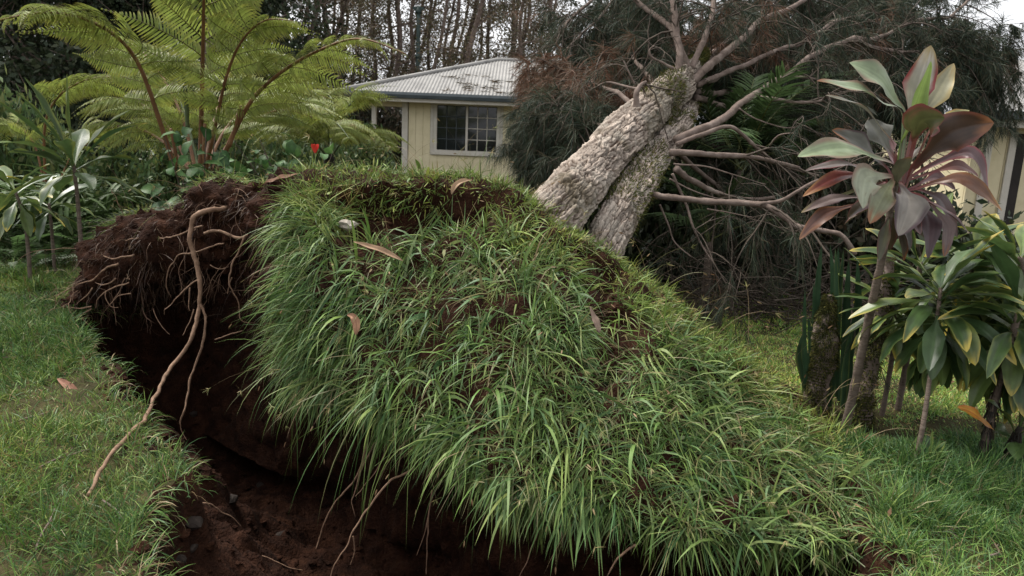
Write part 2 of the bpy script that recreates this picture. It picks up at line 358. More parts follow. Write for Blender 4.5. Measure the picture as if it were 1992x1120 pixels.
# ------------------------------------------------------------------ turf on the mound
cell = .5 * np.linalg.norm(np.cross(MS[1:, :-1] - MS[:-1, :-1], MS[:-1, 1:] - MS[:-1, :-1]), axis=-1) * 2
def sample_mound(n, weight):
    wgt = (cell * weight[:-1, :-1]).ravel(); idx = RNG.choice(len(wgt), n, p=wgt / wgt.sum()); i, j = np.divmod(idx, NV - 1)
    f, g = RNG.random(n)[:, None], RNG.random(n)[:, None]
    p = MS[i, j] * (1 - f) * (1 - g) + MS[i + 1, j] * f * (1 - g) + MS[i, j + 1] * (1 - f) * g + MS[i + 1, j + 1] * f * g
    return p, MN[i, j], uu[i, j], vv[i, j]
GREEN = np.array([[.072, .144, .032], [.108, .192, .042], [.042, .092, .030], [.130, .210, .050], [.056, .116, .042], [.165, .230, .066], [.205, .250, .074], [.120, .190, .084]])
DRY = np.array([[.27, .20, .11], [.21, .145, .075], [.30, .25, .14]])
def blade_cols(n, dry=.06, bright=None):
    c = pick(GREEN, n) * RNG.uniform(.75, 1.3, (n, 1)); k = RNG.random(n) < dry; c[k] = pick(DRY, int(k.sum())) * RNG.uniform(.7, 1.1, (int(k.sum()), 1))
    if bright is not None: c = c * bright[:, None]
    return c
def turf_layer(acc, ntuft, per, Lr, Wr, g, weight, K=5, out=.7, dry=.06, spread=.55, lean=None, tint=None):
    tp, tn, tu, tv = sample_mound(ntuft, weight)
    down = np.array([0, 0, -1.0]) - tn * (-tn[:, 2:3]); down = down * 1.0
    tl = nrm(tn * out + down * RNG.uniform(-.1, .9, (ntuft, 1)) + RNG.normal(0, .6, (ntuft, 3)))
    if lean is not None: tl = nrm(tl + lean)
    ts = RNG.uniform(.55, 1.4, ntuft); tc = blade_cols(ntuft, dry * .7) * RNG.uniform(.75, 1.3, (ntuft, 1))
    i = np.repeat(np.arange(ntuft), per); n = len(i)
    b = tp[i] + RNG.normal(0, .022, (n, 3)); nr = tn[i]
    d0 = nrm(tl[i] + RNG.normal(0, spread, (n, 3)) + nr * .15)
    L = RNG.uniform(Lr[0], Lr[1], n) * ts[i]; Wd = RNG.uniform(Wr[0], Wr[1], n) * (0.6 + .4 * ts[i])
    top = ss(3.2, 2.2, tv[i]); L = L * (1 - .5 * top)                 # upright on the crest, hanging on the face
    gg = g * RNG.uniform(.5, 1.4, n) * (1 - .45 * top)
    pts = grow(b - nr * .02, d0, L, gg, nr, K)
    t = np.linspace(0, 1, K); prof = np.interp(t, [0, .3, .65, 1], [.6, 1, .75, 0])
    side = nrm(np.cross(d0, nrm(RNG.normal(0, 1, (n, 3)) * .8 + nr)))
    c = .6 * tc[i] + .4 * blade_cols(n, dry)
    warm = ss(3.6, 2.3, tv[i])[:, None]; c = c * (1 + warm * np.array([.30, .12, -.15]))      # blade colour yellower and lighter towards the crown of the mound
    ct = np.repeat(c[:, None], K, 1); tipd = (RNG.random(n) < .25); ct[tipd, -1] = .5 * ct[tipd, -1] + .5 * DRY[0]
    ct[:, 0] = ct[:, 0] * .6 + np.array([.13, .13, .07]) * .4
    strips(acc, pts, prof[None] * Wd[:, None], side, ct)
face_w = turf * (1 - .93 * bare)
a = Acc()
turf_layer(a, 1500, 12, (.08, .22), (.0022, .0048), .34, face_w, 5, spread=.85)
turf_layer(a, 300, 9, (.14, .32), (.0045, .0095), .44, face_w * (vv > 2.7) * (uu > 4.9), 7, spread=.42, dry=.02)
turf_layer(a, 480, 10, (.12, .30), (.0018, .0040), .34, face_w * (vv > 2.6) * (uu > 4.7), 6, spread=.8, dry=.10)
turf_layer(a, 900, 9, (.05, .12), (.0022, .0046), .2, face_w, 4, out=1.0, dry=.22, spread=.9)
turf_layer(a, 240, 6, (.05, .12), (.0070, .0120), .3, face_w * (uu > 4.8), 5, out=.7, dry=.03, spread=.9)
turf_layer(a, 340, 4, (.10, .3), (.0010, .0022), .3, face_w * (uu > 4.8), 5, out=.8, dry=1.0, spread=.9)
crestw = turf * (1 - bare) * (vv > 1.2) * (vv < 3.0)
turf_layer(a, 1500, 13, (.07, .17), (.0018, .0038), .14, crestw, 4, out=1.3, dry=.07, spread=.75)
turf_layer(a, 90, 7, (.22, .44), (.0012, .0026), .14, crestw * (uu < 8), 5, out=1.3, dry=.06)
lipw = face_w * ss(5.2, 5.9, vv) * (uu > 4.8)
turf_layer(a, 190, 10, (.10, .24), (.0020, .0048), .42, lipw, 6, out=.7, dry=.14, spread=.55)
turf_layer(a, 40, 5, (.35, .55), (.0016, .0036), .34, lipw, 7, out=.9, dry=.12, spread=.35, lean=np.array([-.4, -.2, 0]))
edgew = face_w * (uu > 4.6) * (uu < 5.5) * (vv > 2.5)
turf_layer(a, 120, 12, (.14, .34), (.0018, .0036), .22, edgew, 6, out=.8, lean=np.array([-.9, -.2, 0]), spread=.4)
turf_layer(a, 420, 12, (.09, .24), (.0018, .0042), .34, face_w * (uu > 7.6) * (vv > 3.6), 5, spread=.8, dry=.12)
rightw = face_w * (uu > 8.3) * (vv < 3.6)
turf_layer(a, 130, 10, (.14, .36), (.0014, .0032), .18, rightw, 6, out=.8, lean=np.array([.7, -.1, .05]), spread=.45, dry=.1)
turf_layer(a, 150, 7, (.05, .14), (.0014, .003), .2, bare * turf, 4, out=.7, dry=.6)
tg = a.obj('grass', M_grass, mound, mound_loc); tg['kind'] = 'stuff'; tg['label'] = 'long green grass blades hanging down the mound'
# seed stalks
a = Acc(); n = 260
tp, tn, tu, tv = sample_mound(n, face_w * (vv > 1.6))
d0 = nrm(tn * .7 + np.array([0, -.1, .15]) + RNG.normal(0, .35, (n, 3))); L = RNG.uniform(.22, .5, n)
pts = grow(tp, d0, L, .2 * RNG.uniform(.5, 1.6, n), tn, 8); c = pick([[.20, .19, .085], [.15, .17, .06], [.26, .19, .11]], n)
strips(a, pts, np.broadcast_to(np.array([1, 1, 1, 1, .9, .8, .8, 0]) * .0011, (n, 8)), nrm(np.cross(d0, RNG.normal(0, 1, (n, 3)))), c)
tip = pts[:, -1]; td = nrm(pts[:, -1] - pts[:, -2]); k = RNG.random(n) < .55
for ax in range(2):
    sp = np.stack([tip[k], tip[k] + td[k] * .009, tip[k] + td[k] * .02, tip[k] + td[k] * .032], 1)
    strips(a, sp, np.array([.0012, .0034, .003, 0])[None], nrm(np.cross(td[k], RNG.normal(0, 1, (int(k.sum()), 3)))), pick([[.22, .13, .07], [.30, .22, .12]], int(k.sum())))
r_ = np.where(~k)[0]
for f in range(9):                                                    # sedge heads: a spray of short rays
    dd = nrm(td[r_] * .7 + RNG.normal(0, .6, (len(r_), 3)))
    sp = grow(tip[r_], dd, RNG.uniform(.02, .055, len(r_)), .1, dd, 3); strips(a, sp, np.array([.0012, .0016, 0])[None], nrm(np.cross(dd, RNG.normal(0, 1, dd.shape))), pick([[.30, .24, .11], [.2, .21, .08]], len(r_)))
ts_ = a.obj('seed_stalks', M_grass, mound, mound_loc); ts_['kind'] = 'stuff'

# ------------------------------------------------------------------ exposed roots
def root(pts, r0, r1, name='root', sides=7, wob=.25):
    q = np.array([P(p[0], p[1], p[2] - .05 * (p[2] > 4.5)) for p in pts]); n = max(12, len(q) * 8); q = catmull(q, n)
    q = q + .012 * np.stack([fbm(q, 7, 3, 3), .5 * fbm(q, 7, 3, 5), fbm(q, 7, 3, 8)], 1)
    a = Acc(); tube(a, q, np.linspace(r0, r1, n) * (1 + .15 * vnoise(q, 14, 2)), sides, wob=wob); return a.obj(name, M_root, mound, mound_loc)
def dps(pts, Ys):
    Yv = np.interp(np.linspace(0, 1, len(pts)), np.linspace(0, 1, len(Ys)), Ys); return [(p[0], p[1], y) for p, y in zip(pts, Yv)]
root([(440, 402, 5.1), (410, 408, 4.98), (380, 420, 4.92), (370, 445, 4.9), (367, 468, 4.88), (380, 510, 4.86), (388, 560, 4.82), (386, 610, 4.78), (370, 660, 4.66), (340, 705, 4.5), (312, 750, 4.15), (285, 805, 3.66), (240, 855, 3.33), (205, 900, 3.1), (190, 930, 2.97), (173, 962, 2.84)], .0185, .008)['label'] = 'long pale thick root hanging down to the grass'
root(dps([(390, 590), (399, 620), (394, 660), (380, 710), (366, 765), (356, 800), (349, 826)], [4.8, 4.7, 4.45]), .0095, .005)
root(dps([(352, 810), (350, 835), (362, 858)], [4.45, 4.4]), .0045, .002)
root(dps([(398, 455), (425, 448), (460, 462), (485, 455), (512, 452)], [4.96, 4.82]), .010, .008)
root(dps([(474, 458), (463, 490), (450, 515), (446, 550), (452, 565), (465, 590), (468, 622), (488, 630)], [4.86, 4.8, 4.85]), .0065, .003)
root(dps([(452, 540), (444, 560), (442, 570)], [4.84, 4.84]), .005, .002)
root(dps([(436, 474), (405, 482), (372, 492), (350, 498), (333, 520), (325, 555), (333, 580)], [4.98, 5.05, 5.2]), .006, .003)
root(dps([(395, 440), (365, 450), (335, 460), (312, 461)], [4.98, 5.1, 5.3]), .007, .004)
root(dps([(285, 452), (270, 462), (255, 462), (243, 466)], [5.35, 5.35]), .006, .003)
root(dps([(260, 494), (240, 498), (222, 503), (205, 497)], [5.38, 5.45]), .008, .004)
root(dps([(230, 512), (200, 525), (180, 545), (150, 555), (125, 575)], [5.4, 5.5, 5.5]), .008, .003)
root(dps([(225, 540), (200, 555), (185, 550)], [5.4, 5.5]), .006, .003)
root(dps([(250, 548), (215, 562), (190, 580), (185, 600)], [5.4, 5.5]), .006, .003)
root(dps([(180, 560), (160, 580), (150, 592)], [5.45, 5.5]), .005, .002)
root(dps([(178, 597), (158, 600), (140, 598)], [5.5, 5.5]), .006, .003)
root(dps([(178, 602), (165, 610), (151, 618)], [5.5, 5.5]), .005, .002)
root(dps([(160, 616), (170, 630), (181, 641)], [5.5, 5.5]), .005, .0025)
root(dps([(205, 565), (204, 580), (215, 595), (230, 598)], [5.4, 5.4]), .004, .002)
root(dps([(255, 570), (230, 578), (212, 594)], [5.4, 5.4]), .005, .0025)
root(dps([(385, 545), (365, 555), (345, 580), (325, 600), (321, 612)], [4.95, 5.0, 5.1]), .006, .003)
root(dps([(368, 560), (366, 590), (370, 605)], [4.9, 4.9]), .005, .002)
root(dps([(376, 600), (370, 625), (355, 652)], [4.85, 4.8]), .005, .002)
root(dps([(512, 470), (500, 485), (492, 505), (484, 522)], [4.75, 4.75]), .004, .002)
root(dps([(532, 478), (512, 515), (490, 532), (487, 538)], [4.7, 4.72]), .004, .002)
root(dps([(406, 515), (425, 522), (445, 518)], [4.98, 4.95]), .004, .002)
root(dps([(420, 660), (450, 650), (470, 642)], [5.0, 4.95]), .005, .003)
root(dps([(300, 300 + 300), (312, 630), (330, 650)], [5.5, 5.4]), .004, .002)
root(dps([(382, 982), (380, 1005), (365, 1028), (345, 1033), (320, 1036)], [3.42, 3.2, 3.05]), .006, .003)
root(dps([(381, 984), (410, 982), (432, 998), (452, 1010), (468, 1023)], [3.42, 3.5, 3.55]), .005, .002)
for pts, Ys, r0 in (([(712, 862), (697, 915), (668, 955), (640, 995), (622, 1045), (613, 1070)], [3.75, 3.6], .006),
                    ([(806, 910), (765, 938), (735, 965), (705, 1010), (685, 1042), (660, 1080), (640, 1125)], [3.5, 3.35, 3.2], .0065),
                    ([(688, 1040), (688, 1070), (680, 1098)], [3.33, 3.3], .0045),
                    ([(728, 860), (705, 905), (690, 950), (684, 975), (692, 1005)], [3.72, 3.6], .005),
                    ([(752, 865), (735, 905), (712, 935), (690, 965)], [3.68, 3.55], .0045),
                    ([(838, 950), (836, 1000), (830, 1060), (829, 1120)], [3.4, 3.3], .005),
                    ([(842, 965), (825, 1040), (812, 1080)], [3.42, 3.35], .003),
                    ([(1240, 1060), (1200, 1085), (1180, 1120)], [2.85, 2.8], .006),
                    ([(1060, 1010), (1040, 1060), (1010, 1120)], [3.0, 2.95], .004),
                    ([(430, 1080), (480, 1075), (530, 1088), (590, 1110)], [3.7, 3.55], .004),
                    ([(1712, 1000), (1706, 1040), (1700, 1062)], [2.98, 2.95], .004),
                    ([(1655, 1030), (1650, 1075), (1660, 1105)], [2.92, 2.9], .004)):
    root(dps(pts, Ys), r0, r0 * .4)
# fibrous rootlets over the soil face
a = Acc(); n = 3000
leftw = soilm * (uu < 5.0) * (vv > 2.0) * (vv < 6.0); leftw = leftw * (1 + 2.5 * (vv < 3.2) + 2.0 * (uu < 2.2))
tp, tn, tu, tv = sample_mound(n, leftw + .6 * bare + .7 * soilm * (vv > 5.8) * (vv < 7) * (uu > 5))
d0 = nrm(tn * .8 + RNG.normal(0, .6, (n, 3)) + np.array([-.1, 0, -.5])); L = RNG.uniform(.04, .24, n) * np.where(RNG.random(n) < .12, 1.8, 1)
pts = grow(tp - tn * .02, d0, L, .55 * RNG.uniform(.3, 1.5, n), tn, 6); pts[:, 1:] += RNG.normal(0, .006, pts[:, 1:].shape)
c = pick([[.075, .042, .026], [.05, .028, .018], [.16, .10, .065], [.035, .02, .014], [.10, .065, .035]], n, [.3, .25, .1, .2, .15])
strips(a, pts, np.array([1, 1, .9, .8, .6, 0])[None] * RNG.uniform(.0010, .0024, (n, 1)), nrm(RNG.normal(0, 1, (n, 3))), c)
fr = a.obj('rootlets', M_grass, mound, mound_loc); fr['kind'] = 'stuff'
tp, tn, tu, tv = sample_mound(70, soilm * (uu > .6) * (uu < 4.9) * (vv > 2.2) * (vv < 5.2))
for k in range(70):
    d = nrm(tn[k] * .6 + RNG.normal(0, .5, 3) + np.array([-.2, -.2, -.3])); p = tp[k] - tn[k] * .04; pts = [p]; L = RNG.uniform(.14, .5)
    for s_ in range(9): d = nrm(d + RNG.normal(0, .30, 3) + np.array([0, 0, -.14])); pts.append(pts[-1] + d * L / 9)
    a = Acc(); r0 = RNG.uniform(.0018, .0050); tube(a, catmull(pts, 22), np.linspace(r0, r0 * .3, 22), 5, wob=.2)
    for b_ in range(2):
        j = RNG.integers(3, 8); e = nrm(RNG.normal(0, 1, 3) + d); q2 = [pts[j]]
        for s_ in range(4): e = nrm(e + RNG.normal(0, .3, 3) + np.array([0, 0, -.15])); q2.append(q2[-1] + e * L * .09)
        tube(a, q2, np.linspace(r0 * .5, r0 * .2, 5), 4, cap=False)
    a.obj('root', M_root if k % 2 else M_froot, mound, mound_loc)
a = Acc(); n = 2600                                            # crumbled earth on the pit floor and rim
x = RNG.uniform(-3.3, 1.6, n * 4); y = RNG.uniform(2.0, 6.4, n * 4); sd_ = pit_sd(x, y); ok = (sd_ > -.10) & (RNG.random(n * 4) < np.where(sd_ > .05, .5, .9)); x, y = x[ok][:n], y[ok][:n]; n = len(x)
C0 = np.stack([x, y, ground_z(x, y)], 1); r = RNG.uniform(.006, .02, n) * np.where(RNG.random(n) < .12, 2.2, 1)
ico = np.array([[0, 0, 1], [.9, 0, .35], [.28, .85, .4], [-.75, .5, .3], [-.7, -.55, .4], [.3, -.85, .3], [.5, .5, -.6], [-.6, .1, -.7], [.2, -.6, -.65]])
fi = [[0, 1, 2], [0, 2, 3], [0, 3, 4], [0, 4, 5], [0, 5, 1], [1, 6, 2], [2, 6, 3], [3, 6, 7], [3, 7, 4], [4, 7, 8], [4, 8, 5], [5, 8, 1], [1, 8, 6], [6, 8, 7]]
Vc = C0[:, None] + r[:, None, None] * ico[None] * RNG.uniform(.6, 1.4, (n, 9, 1)) * np.array([1, 1, .75]); a.add(Vc.reshape(-1, 3), None, (np.array(fi)[None] + 9 * np.arange(n)[:, None, None]).reshape(-1, 3))
b = Acc(); tp, tn, tu, tv = sample_mound(1500, soilm * (uu < 6.2) * (vv > 2.0) * (vv < 7.5) + .5 * bare); r = RNG.uniform(.006, .02, 1500) * np.where(RNG.random(1500) < .1, 2.2, 1)
Vc = tp[:, None] + r[:, None, None] * ico[None] * RNG.uniform(.6, 1.4, (1500, 9, 1)); b.add(Vc.reshape(-1, 3), None, (np.array(fi)[None] + 9 * np.arange(1500)[:, None, None]).reshape(-1, 3)); cl = b.obj('clods', M_soil, mound, mound_loc, smooth=False); cl['kind'] = 'stuff'
o = a.obj('loose_soil', M_soil, None, smooth=False); o['kind'] = 'stuff'; tag(o, 'crumbled dark earth strewn over the pit floor and rim', 'soil')

#PART2
# ------------------------------------------------------------------ lawns
def lawn(name, n, poly_px, Lr, Wr, label, dens_pow=1.0, dry=.1, pal=None, K=4, mask=None):
    """blades scattered over a patch of ground outlined by its corners (ground points)"""
    C = np.array([G(*p)[:2] if len(p) == 2 else np.array(p[:2]) for p in poly_px]); lo, hi = C.min(0), C.max(0)
    acc = Acc(); got = []
    m_ = n * 6; x = RNG.uniform(lo[0], hi[0], m_); y = lo[1] + (hi[1] - lo[1]) * RNG.random(m_) ** dens_pow
    ok = (poly_sd(x, y, C) > 0) & (pit_sd(x, y) < -.02 + .05 * RNG.random(m_))
    ok &= RNG.random(m_) > .8 * ss(.25, .6, fbm(np.stack([x, y, 0 * x], 1), 1.7, 3, 66))
    x, y = x[ok][:n], y[ok][:n]; k = len(x)
    V0 = np.stack([x, y, ground_z(x, y) - .006], 1)
    clump = fbm(np.stack([x, y, 0 * x], 1), 2.4, 3, 77); far = np.clip(y / 4, .8, 3)
    d0 = nrm(np.stack([RNG.normal(0, .55, k), RNG.normal(0, .55, k), np.ones(k)], 1) + .35 * np.stack([clump, -clump, 0 * clump], 1))
    tuf = fbm(np.stack([x, y, 0 * x], 1), 7, 2, 57); L = RNG.uniform(Lr[0], Lr[1], k) * np.clip(1 + .5 * clump + .5 * tuf, .35, 2.2); Wd = RNG.uniform(Wr[0], Wr[1], k) * far ** .7
    pts = grow(V0, d0, L, .28 * RNG.uniform(.4, 1.6, k), np.broadcast_to([0, 0, 1.0], (k, 3)), K)
    c = blade_cols(k, dry)
    if pal is not None: c = c * np.asarray(pal)
    tint = fbm(np.stack([x, y, 0 * x], 1), .8, 3, 91)[:, None]; c = c * (1 + .22 * tint * np.array([1.2, .8, .4]))
    strips(acc, pts, np.interp(np.linspace(0, 1, K), [0, .4, .75, 1], [.8, 1, .7, 0])[None] * Wd[:, None], nrm(np.cross(d0, RNG.normal(0, 1, (k, 3)))), c)
    o = acc.obj(name, M_grass); o['kind'] = 'stuff'; tag(o, label, 'grass'); return o
lawn('lawn_grass', 95000, [(-420, 480), (130, 480), (420, 760), (430, 960), (400, 1300), (-420, 1300)], (.04, .125), (.0014, .003), 'short green lawn grass beside the muddy root pit', .9, .08, (.95, .98, .85))
lawn('lawn_grass', 120000, [(1380, 560), (2300, 640), (2400, 930), (1640, 930), (1450, 760)], (.02, .055), (.0016, .0026), 'short lawn grass behind the ti plants, coloured bright as if sunlit', .75, .2, (2.3, 2.15, 1.8))  # blade colours scaled up so this lawn, lying in shade, looks lit
lawn('lawn_grass', 42000, [(1560, 860), (2350, 860), (2350, 1350), (1300, 1350), (1690, 1080)], (.06, .15), (.0015, .003), 'longer dark green grass at the low end of the mound', .9, .06, (.85, .95, .9))
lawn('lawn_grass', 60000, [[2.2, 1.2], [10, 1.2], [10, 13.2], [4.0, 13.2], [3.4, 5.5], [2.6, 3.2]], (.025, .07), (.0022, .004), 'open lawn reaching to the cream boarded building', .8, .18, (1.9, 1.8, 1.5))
lawn('lawn_grass', 45000, [[-9, 2.2], [-3.0, 2.2], [-3.6, 7.5], [-9, 9]], (.04, .12), (.002, .0038), 'wide green lawn leading away from the pit towards the wood', .8, .08, (.95, .98, .85))
lawn('lawn_grass', 26000, [(-300, 400), (560, 400), (420, 520), (-300, 560)], (.05, .16), (.003, .006), 'rough grass under the ferns and ti plants', .8, .08)
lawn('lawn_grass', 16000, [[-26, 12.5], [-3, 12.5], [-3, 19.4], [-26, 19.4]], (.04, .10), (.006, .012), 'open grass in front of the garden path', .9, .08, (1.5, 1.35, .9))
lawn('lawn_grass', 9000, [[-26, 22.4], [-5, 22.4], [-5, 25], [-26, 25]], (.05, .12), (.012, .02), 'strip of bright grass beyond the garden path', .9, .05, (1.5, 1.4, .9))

# torn sod hanging over the rim of the pit
acc = Acc(); m_ = 60000; x = RNG.uniform(-3.6, 2.2, m_); y = RNG.uniform(1.8, 6.3, m_); sdv = pit_sd(x, y); ok = (sdv > -.12) & (sdv < .05) & (fbm(np.stack([x, y, 0 * x], 1), 3.5, 3, 8) > -.35); x, y = x[ok][:7000], y[ok][:7000]; k = len(x); e_ = .03
gx = np.stack([pit_sd(x + e_, y) - pit_sd(x - e_, y), pit_sd(x, y + e_) - pit_sd(x, y - e_), 0 * x], 1); gx = nrm(gx)
V0 = np.stack([x, y, ground_z(x, y) - .01], 1); d0 = nrm(gx * RNG.uniform(0, 1.3, (k, 1)) + RNG.normal(0, .5, (k, 3)) + np.array([0, 0, .6])); pts = grow(V0, d0, RNG.uniform(.05, .17, k), .45 * RNG.uniform(.5, 1.5, k), np.zeros((k, 3)), 5)
strips(acc, pts, np.array([.8, 1, .9, .6, 0])[None] * RNG.uniform(.0014, .0032, (k, 1)), nrm(np.cross(d0, RNG.normal(0, 1, (k, 3)))), blade_cols(k, .22)); o = acc.obj('rim_grass', M_grass); o['kind'] = 'stuff'; tag(o, 'ragged torn grass hanging over the rim of the pit', 'grass')

# ------------------------------------------------------------------ fallen tree
def spline_px(pts, n): return catmull(np.array([P(*p) for p in pts]), n)
ft_loc = P(1180, 440, 4.9)
ftree = thing('fallen_tree', 'huge fallen tree with twin pale rough trunks and spreading bare branches', 'tree', ft_loc)
def voro(Pc, seed):
    i = np.floor(Pc).astype(np.int64); best = np.full(Pc.shape[:-1], 9.); second = best.copy(); cid = np.zeros(Pc.shape[:-1])
    for a_ in (-1, 0, 1):
        for b_ in (-1, 0, 1):
            ii, jj = i[..., 0] + a_, i[..., 1] + b_; zz = np.zeros_like(ii)
            fx = ii + _h(ii, jj, zz, seed); fy = jj + _h(ii, jj, zz + 1, seed); d = np.hypot(fx - Pc[..., 0], fy - Pc[..., 1])
            up = d < best; second = np.where(up, best, np.minimum(second, d)); cid = np.where(up, _h(ii, jj, zz + 2, seed), cid); best = np.where(up, d, best)
    return best, second, cid
def trunk(pts, rad, n, sides, seed):
    q = spline_px(pts, n); r = np.interp(np.linspace(0, 1, n), np.linspace(0, 1, len(rad)), rad)
    t, N, B = frames(q); th = np.linspace(0, 2 * math.pi, sides, endpoint=False)
    s = np.concatenate([[0], np.cumsum(np.linalg.norm(np.diff(q, axis=0), axis=1))])
    dirv = np.cos(th)[None, :, None] * N[:, None] + np.sin(th)[None, :, None] * B[:, None]
    arc = th[None] / (2 * math.pi) * 30; Sg = s[:, None]
    base = q[:, None] + r[:, None, None] * dirv
    lump = .10 * fbm(base, 1.6, 3, seed) + .05 * np.sin(th * 3 + s[:, None] * 1.3)
    wv = .6 * fbm(base, 6, 4, seed + 3)
    arc = arc + .25 * Sg * 2; f1, f2, cid = voro(np.stack([arc + wv + 0 * Sg, Sg * 6.0 + wv * 1.5], -1), seed)
    g1, g2, cid2 = voro(np.stack([arc * 2.0 + wv * 2, Sg * 13 + wv * 2], -1), seed + 9)
    bark = .026 * (cid - .4) * ss(.0, .12, f2 - f1) - .020 * ss(.16, .0, f2 - f1) + .012 * (cid2 - .5) - .008 * ss(.12, 0, g2 - g1)
    plate = np.array([.31, .258, .215])[None, None] * (.55 + .75 * cid + .3 * (cid2 - .5))[..., None]; inner = np.array([.075, .048, .034]); kk = np.maximum(ss(.16, .02, f2 - f1), .55 * ss(.10, .0, g2 - g1))[..., None]; barkc = plate * (1 - kk) + inner * kk
    stain = ss(-.05, .5, fbm(base, 2.4, 5, seed + 21))[..., None]; barkc = barkc * (1 - .7 * stain) + np.array([.085, .070, .042]) * .7 * stain; lich = ss(.25, .5, fbm(base, 9, 4, seed + 31))[..., None] * .35; barkc = barkc * (1 - lich) + np.array([.36, .33, .28]) * lich
    R = r[:, None] * (1 + lump) + bark * np.minimum(r[:, None] / .2, 1) + .005 * fbm(base, 40, 2, seed + 5)
    V = q[:, None] + R[..., None] * dirv
    acc = Acc(); Cb = np.concatenate([barkc.reshape(-1, 3), barkc[0, :1], barkc[-1, :1]]); acc.add(np.concatenate([V.reshape(-1, 3), q[:1], q[-1:]]), grid_faces(n, sides, True),
                         np.concatenate([[[n * sides, (k + 1) % sides, k] for k in range(sides)], [[n * sides + 1, (n - 1) * sides + k, (n - 1) * sides + (k + 1) % sides] for k in range(sides)]]), Cb)
    return acc, q, r, V, nrm(dirv)
acc, tq1, tr1, tV1, tN1 = trunk([(1030, 478, 4.62), (1098, 398, 5.0), (1160, 325, 5.6), (1225, 255, 6.3), (1280, 200, 6.9), (1322, 160, 7.4), (1348, 130, 7.8), (1368, 104, 8.2)], [.205, .186, .18, .18, .175, .158, .10, .045], 460, 230, 3)
o = acc.obj('trunk', M_plate, ftree, ft_loc); o['label'] = 'thicker pale flaking trunk'
acc, tq2, tr2, tV2, tN2 = trunk([(1158, 514, 4.85), (1192, 436, 5.2), (1236, 365, 5.7), (1278, 303, 6.3), (1316, 254, 6.9), (1336, 220, 7.4), (1350, 195, 7.8)], [.15, .142, .136, .13, .122, .10, .055], 420, 190, 13)
o = acc.obj('trunk', M_plate, ftree, ft_loc); o['label'] = 'thinner trunk lying alongside the thick one'
BR = []
def branch(pts, r0, r1, vis=True, wob=.22):
    r0 *= .85 if r0 < .04 else .66; r1 *= .8
    n = max(12, len(pts) * 7); q = spline_px(pts, n); q = q + .03 * np.stack([vnoise(q, 3, 3), vnoise(q, 3, 5), vnoise(q, 3, 8)], 1)
    r = np.linspace(r0, r1, n); acc = Acc(); tube(acc, q, r, 8 if r0 > .03 else 6, wob=wob); acc.obj('branch', M_branch, ftree, ft_loc); BR.append((q, r)); return q
T = (1325, 140, 7.4)
branch([(1312, 160, 7.2), (1316, 90, 7.4), (1308, 20, 7.6), (1298, -80, 7.9)], .055, .04)
branch([(1332, 135, 7.4), (1318, 90, 7.5), (1303, 58, 7.6), (1270, 28, 7.8), (1238, 2, 8.0), (1190, -50, 8.3)], .05, .03)
branch([(1340, 135, 7.4), (1362, 95, 7.6), (1376, 60, 7.8), (1388, 5, 8.1), (1392, -60, 8.4)], .05, .03)
branch([(1340, 160, 7.3), (1375, 130, 7.5), (1415, 98, 7.8), (1450, 68, 8.1), (1487, 36, 8.4), (1530, 18, 8.8), (1575, -12, 9.2)], .065, .03)
branch([(1350, 165, 7.4), (1395, 148, 7.6), (1455, 120, 8.0), (1525, 92, 8.4), (1570, 78, 8.8), (1625, 42, 9.2), (1680, 30, 9.6)], .045, .02)
branch([(1318, 268, 6.3), (1375, 252, 6.5), (1405, 235, 6.7), (1440, 205, 7.0), (1480, 175, 7.3), (1525, 148, 7.7), (1580, 110, 8.2), (1660, 76, 8.8), (1725, 70, 9.4), (1780, 42, 9.9), (1840, 32, 10.4), (1885, 0, 10.9)], .06, .022)
branch([(1318, 280, 6.2), (1370, 262, 6.2), (1422, 253, 6.3), (1470, 287, 6.4), (1518, 321, 6.5), (1590, 342, 6.6)], .026, .012)
branch([(1305, 297, 6.1), (1350, 298, 6.1), (1402, 303, 6.2), (1470, 308, 6.3), (1560, 330, 6.4)], .036, .02)
branch([(1262, 378, 5.6), (1310, 385, 5.5), (1380, 393, 5.4), (1440, 397, 5.3), (1490, 402, 5.2), (1530, 425, 5.1), (1555, 444, 5.05), (1600, 450, 5.0), (1636, 455, 4.95), (1662, 490, 4.9)], .042, .02)
branch([(1478, 398, 5.2), (1520, 392, 5.2), (1555, 375, 5.2), (1610, 350, 5.3), (1680, 340, 5.4)], .020, .010)
branch([(1315, 325, 6.0), (1350, 350, 6.1), (1400, 374, 6.2), (1450, 387, 6.3), (1505, 386, 6.5)], .035, .018)
branch([(1305, 340, 5.8), (1330, 392, 5.8), (1345, 435, 5.7), (1362, 470, 5.7), (1385, 510, 5.6)], .014, .008)
branch([(1280, 395, 5.6), (1296, 430, 5.6), (1312, 470, 5.6), (1345, 505, 5.5)], .010, .005)
branch([(1237, 205, 6.2), (1233, 182, 6.2), (1240, 165, 6.25), (1252, 158, 6.3)], .036, .012)
branch([(1306, 135, 7.2), (1285, 125, 7.2), (1265, 112, 7.2), (1262, 98, 7.2), (1270, 90, 7.2)], .018, .007)
branch([(1240, 172, 6.4), (1187, 160, 6.7), (1150, 178, 6.9), (1120, 200, 7.1)], .015, .006)
branch([(1230, 162, 6.4), (1215, 130, 6.4), (1208, 118, 6.4)], .010, .004)
branch([(1200, -40, 9.5), (1156, 0, 9.3), (1120, 27, 9.1), (1094, 58, 8.9), (1080, 95, 8.8)], .028, .010)
branch([(1210, -30, 9.2), (1175, 25, 9.0), (1140, 60, 8.8), (1090, 105, 8.6)], .022, .008)
branch([(1522, 150, 7.7), (1560, 148, 7.8), (1600, 162, 7.9), (1650, 190, 8.0)], .022, .008)
branch([(1480, 190, 7.0), (1540, 195, 7.1), (1590, 195, 7.2), (1610, 180, 7.3)], .026, .012)
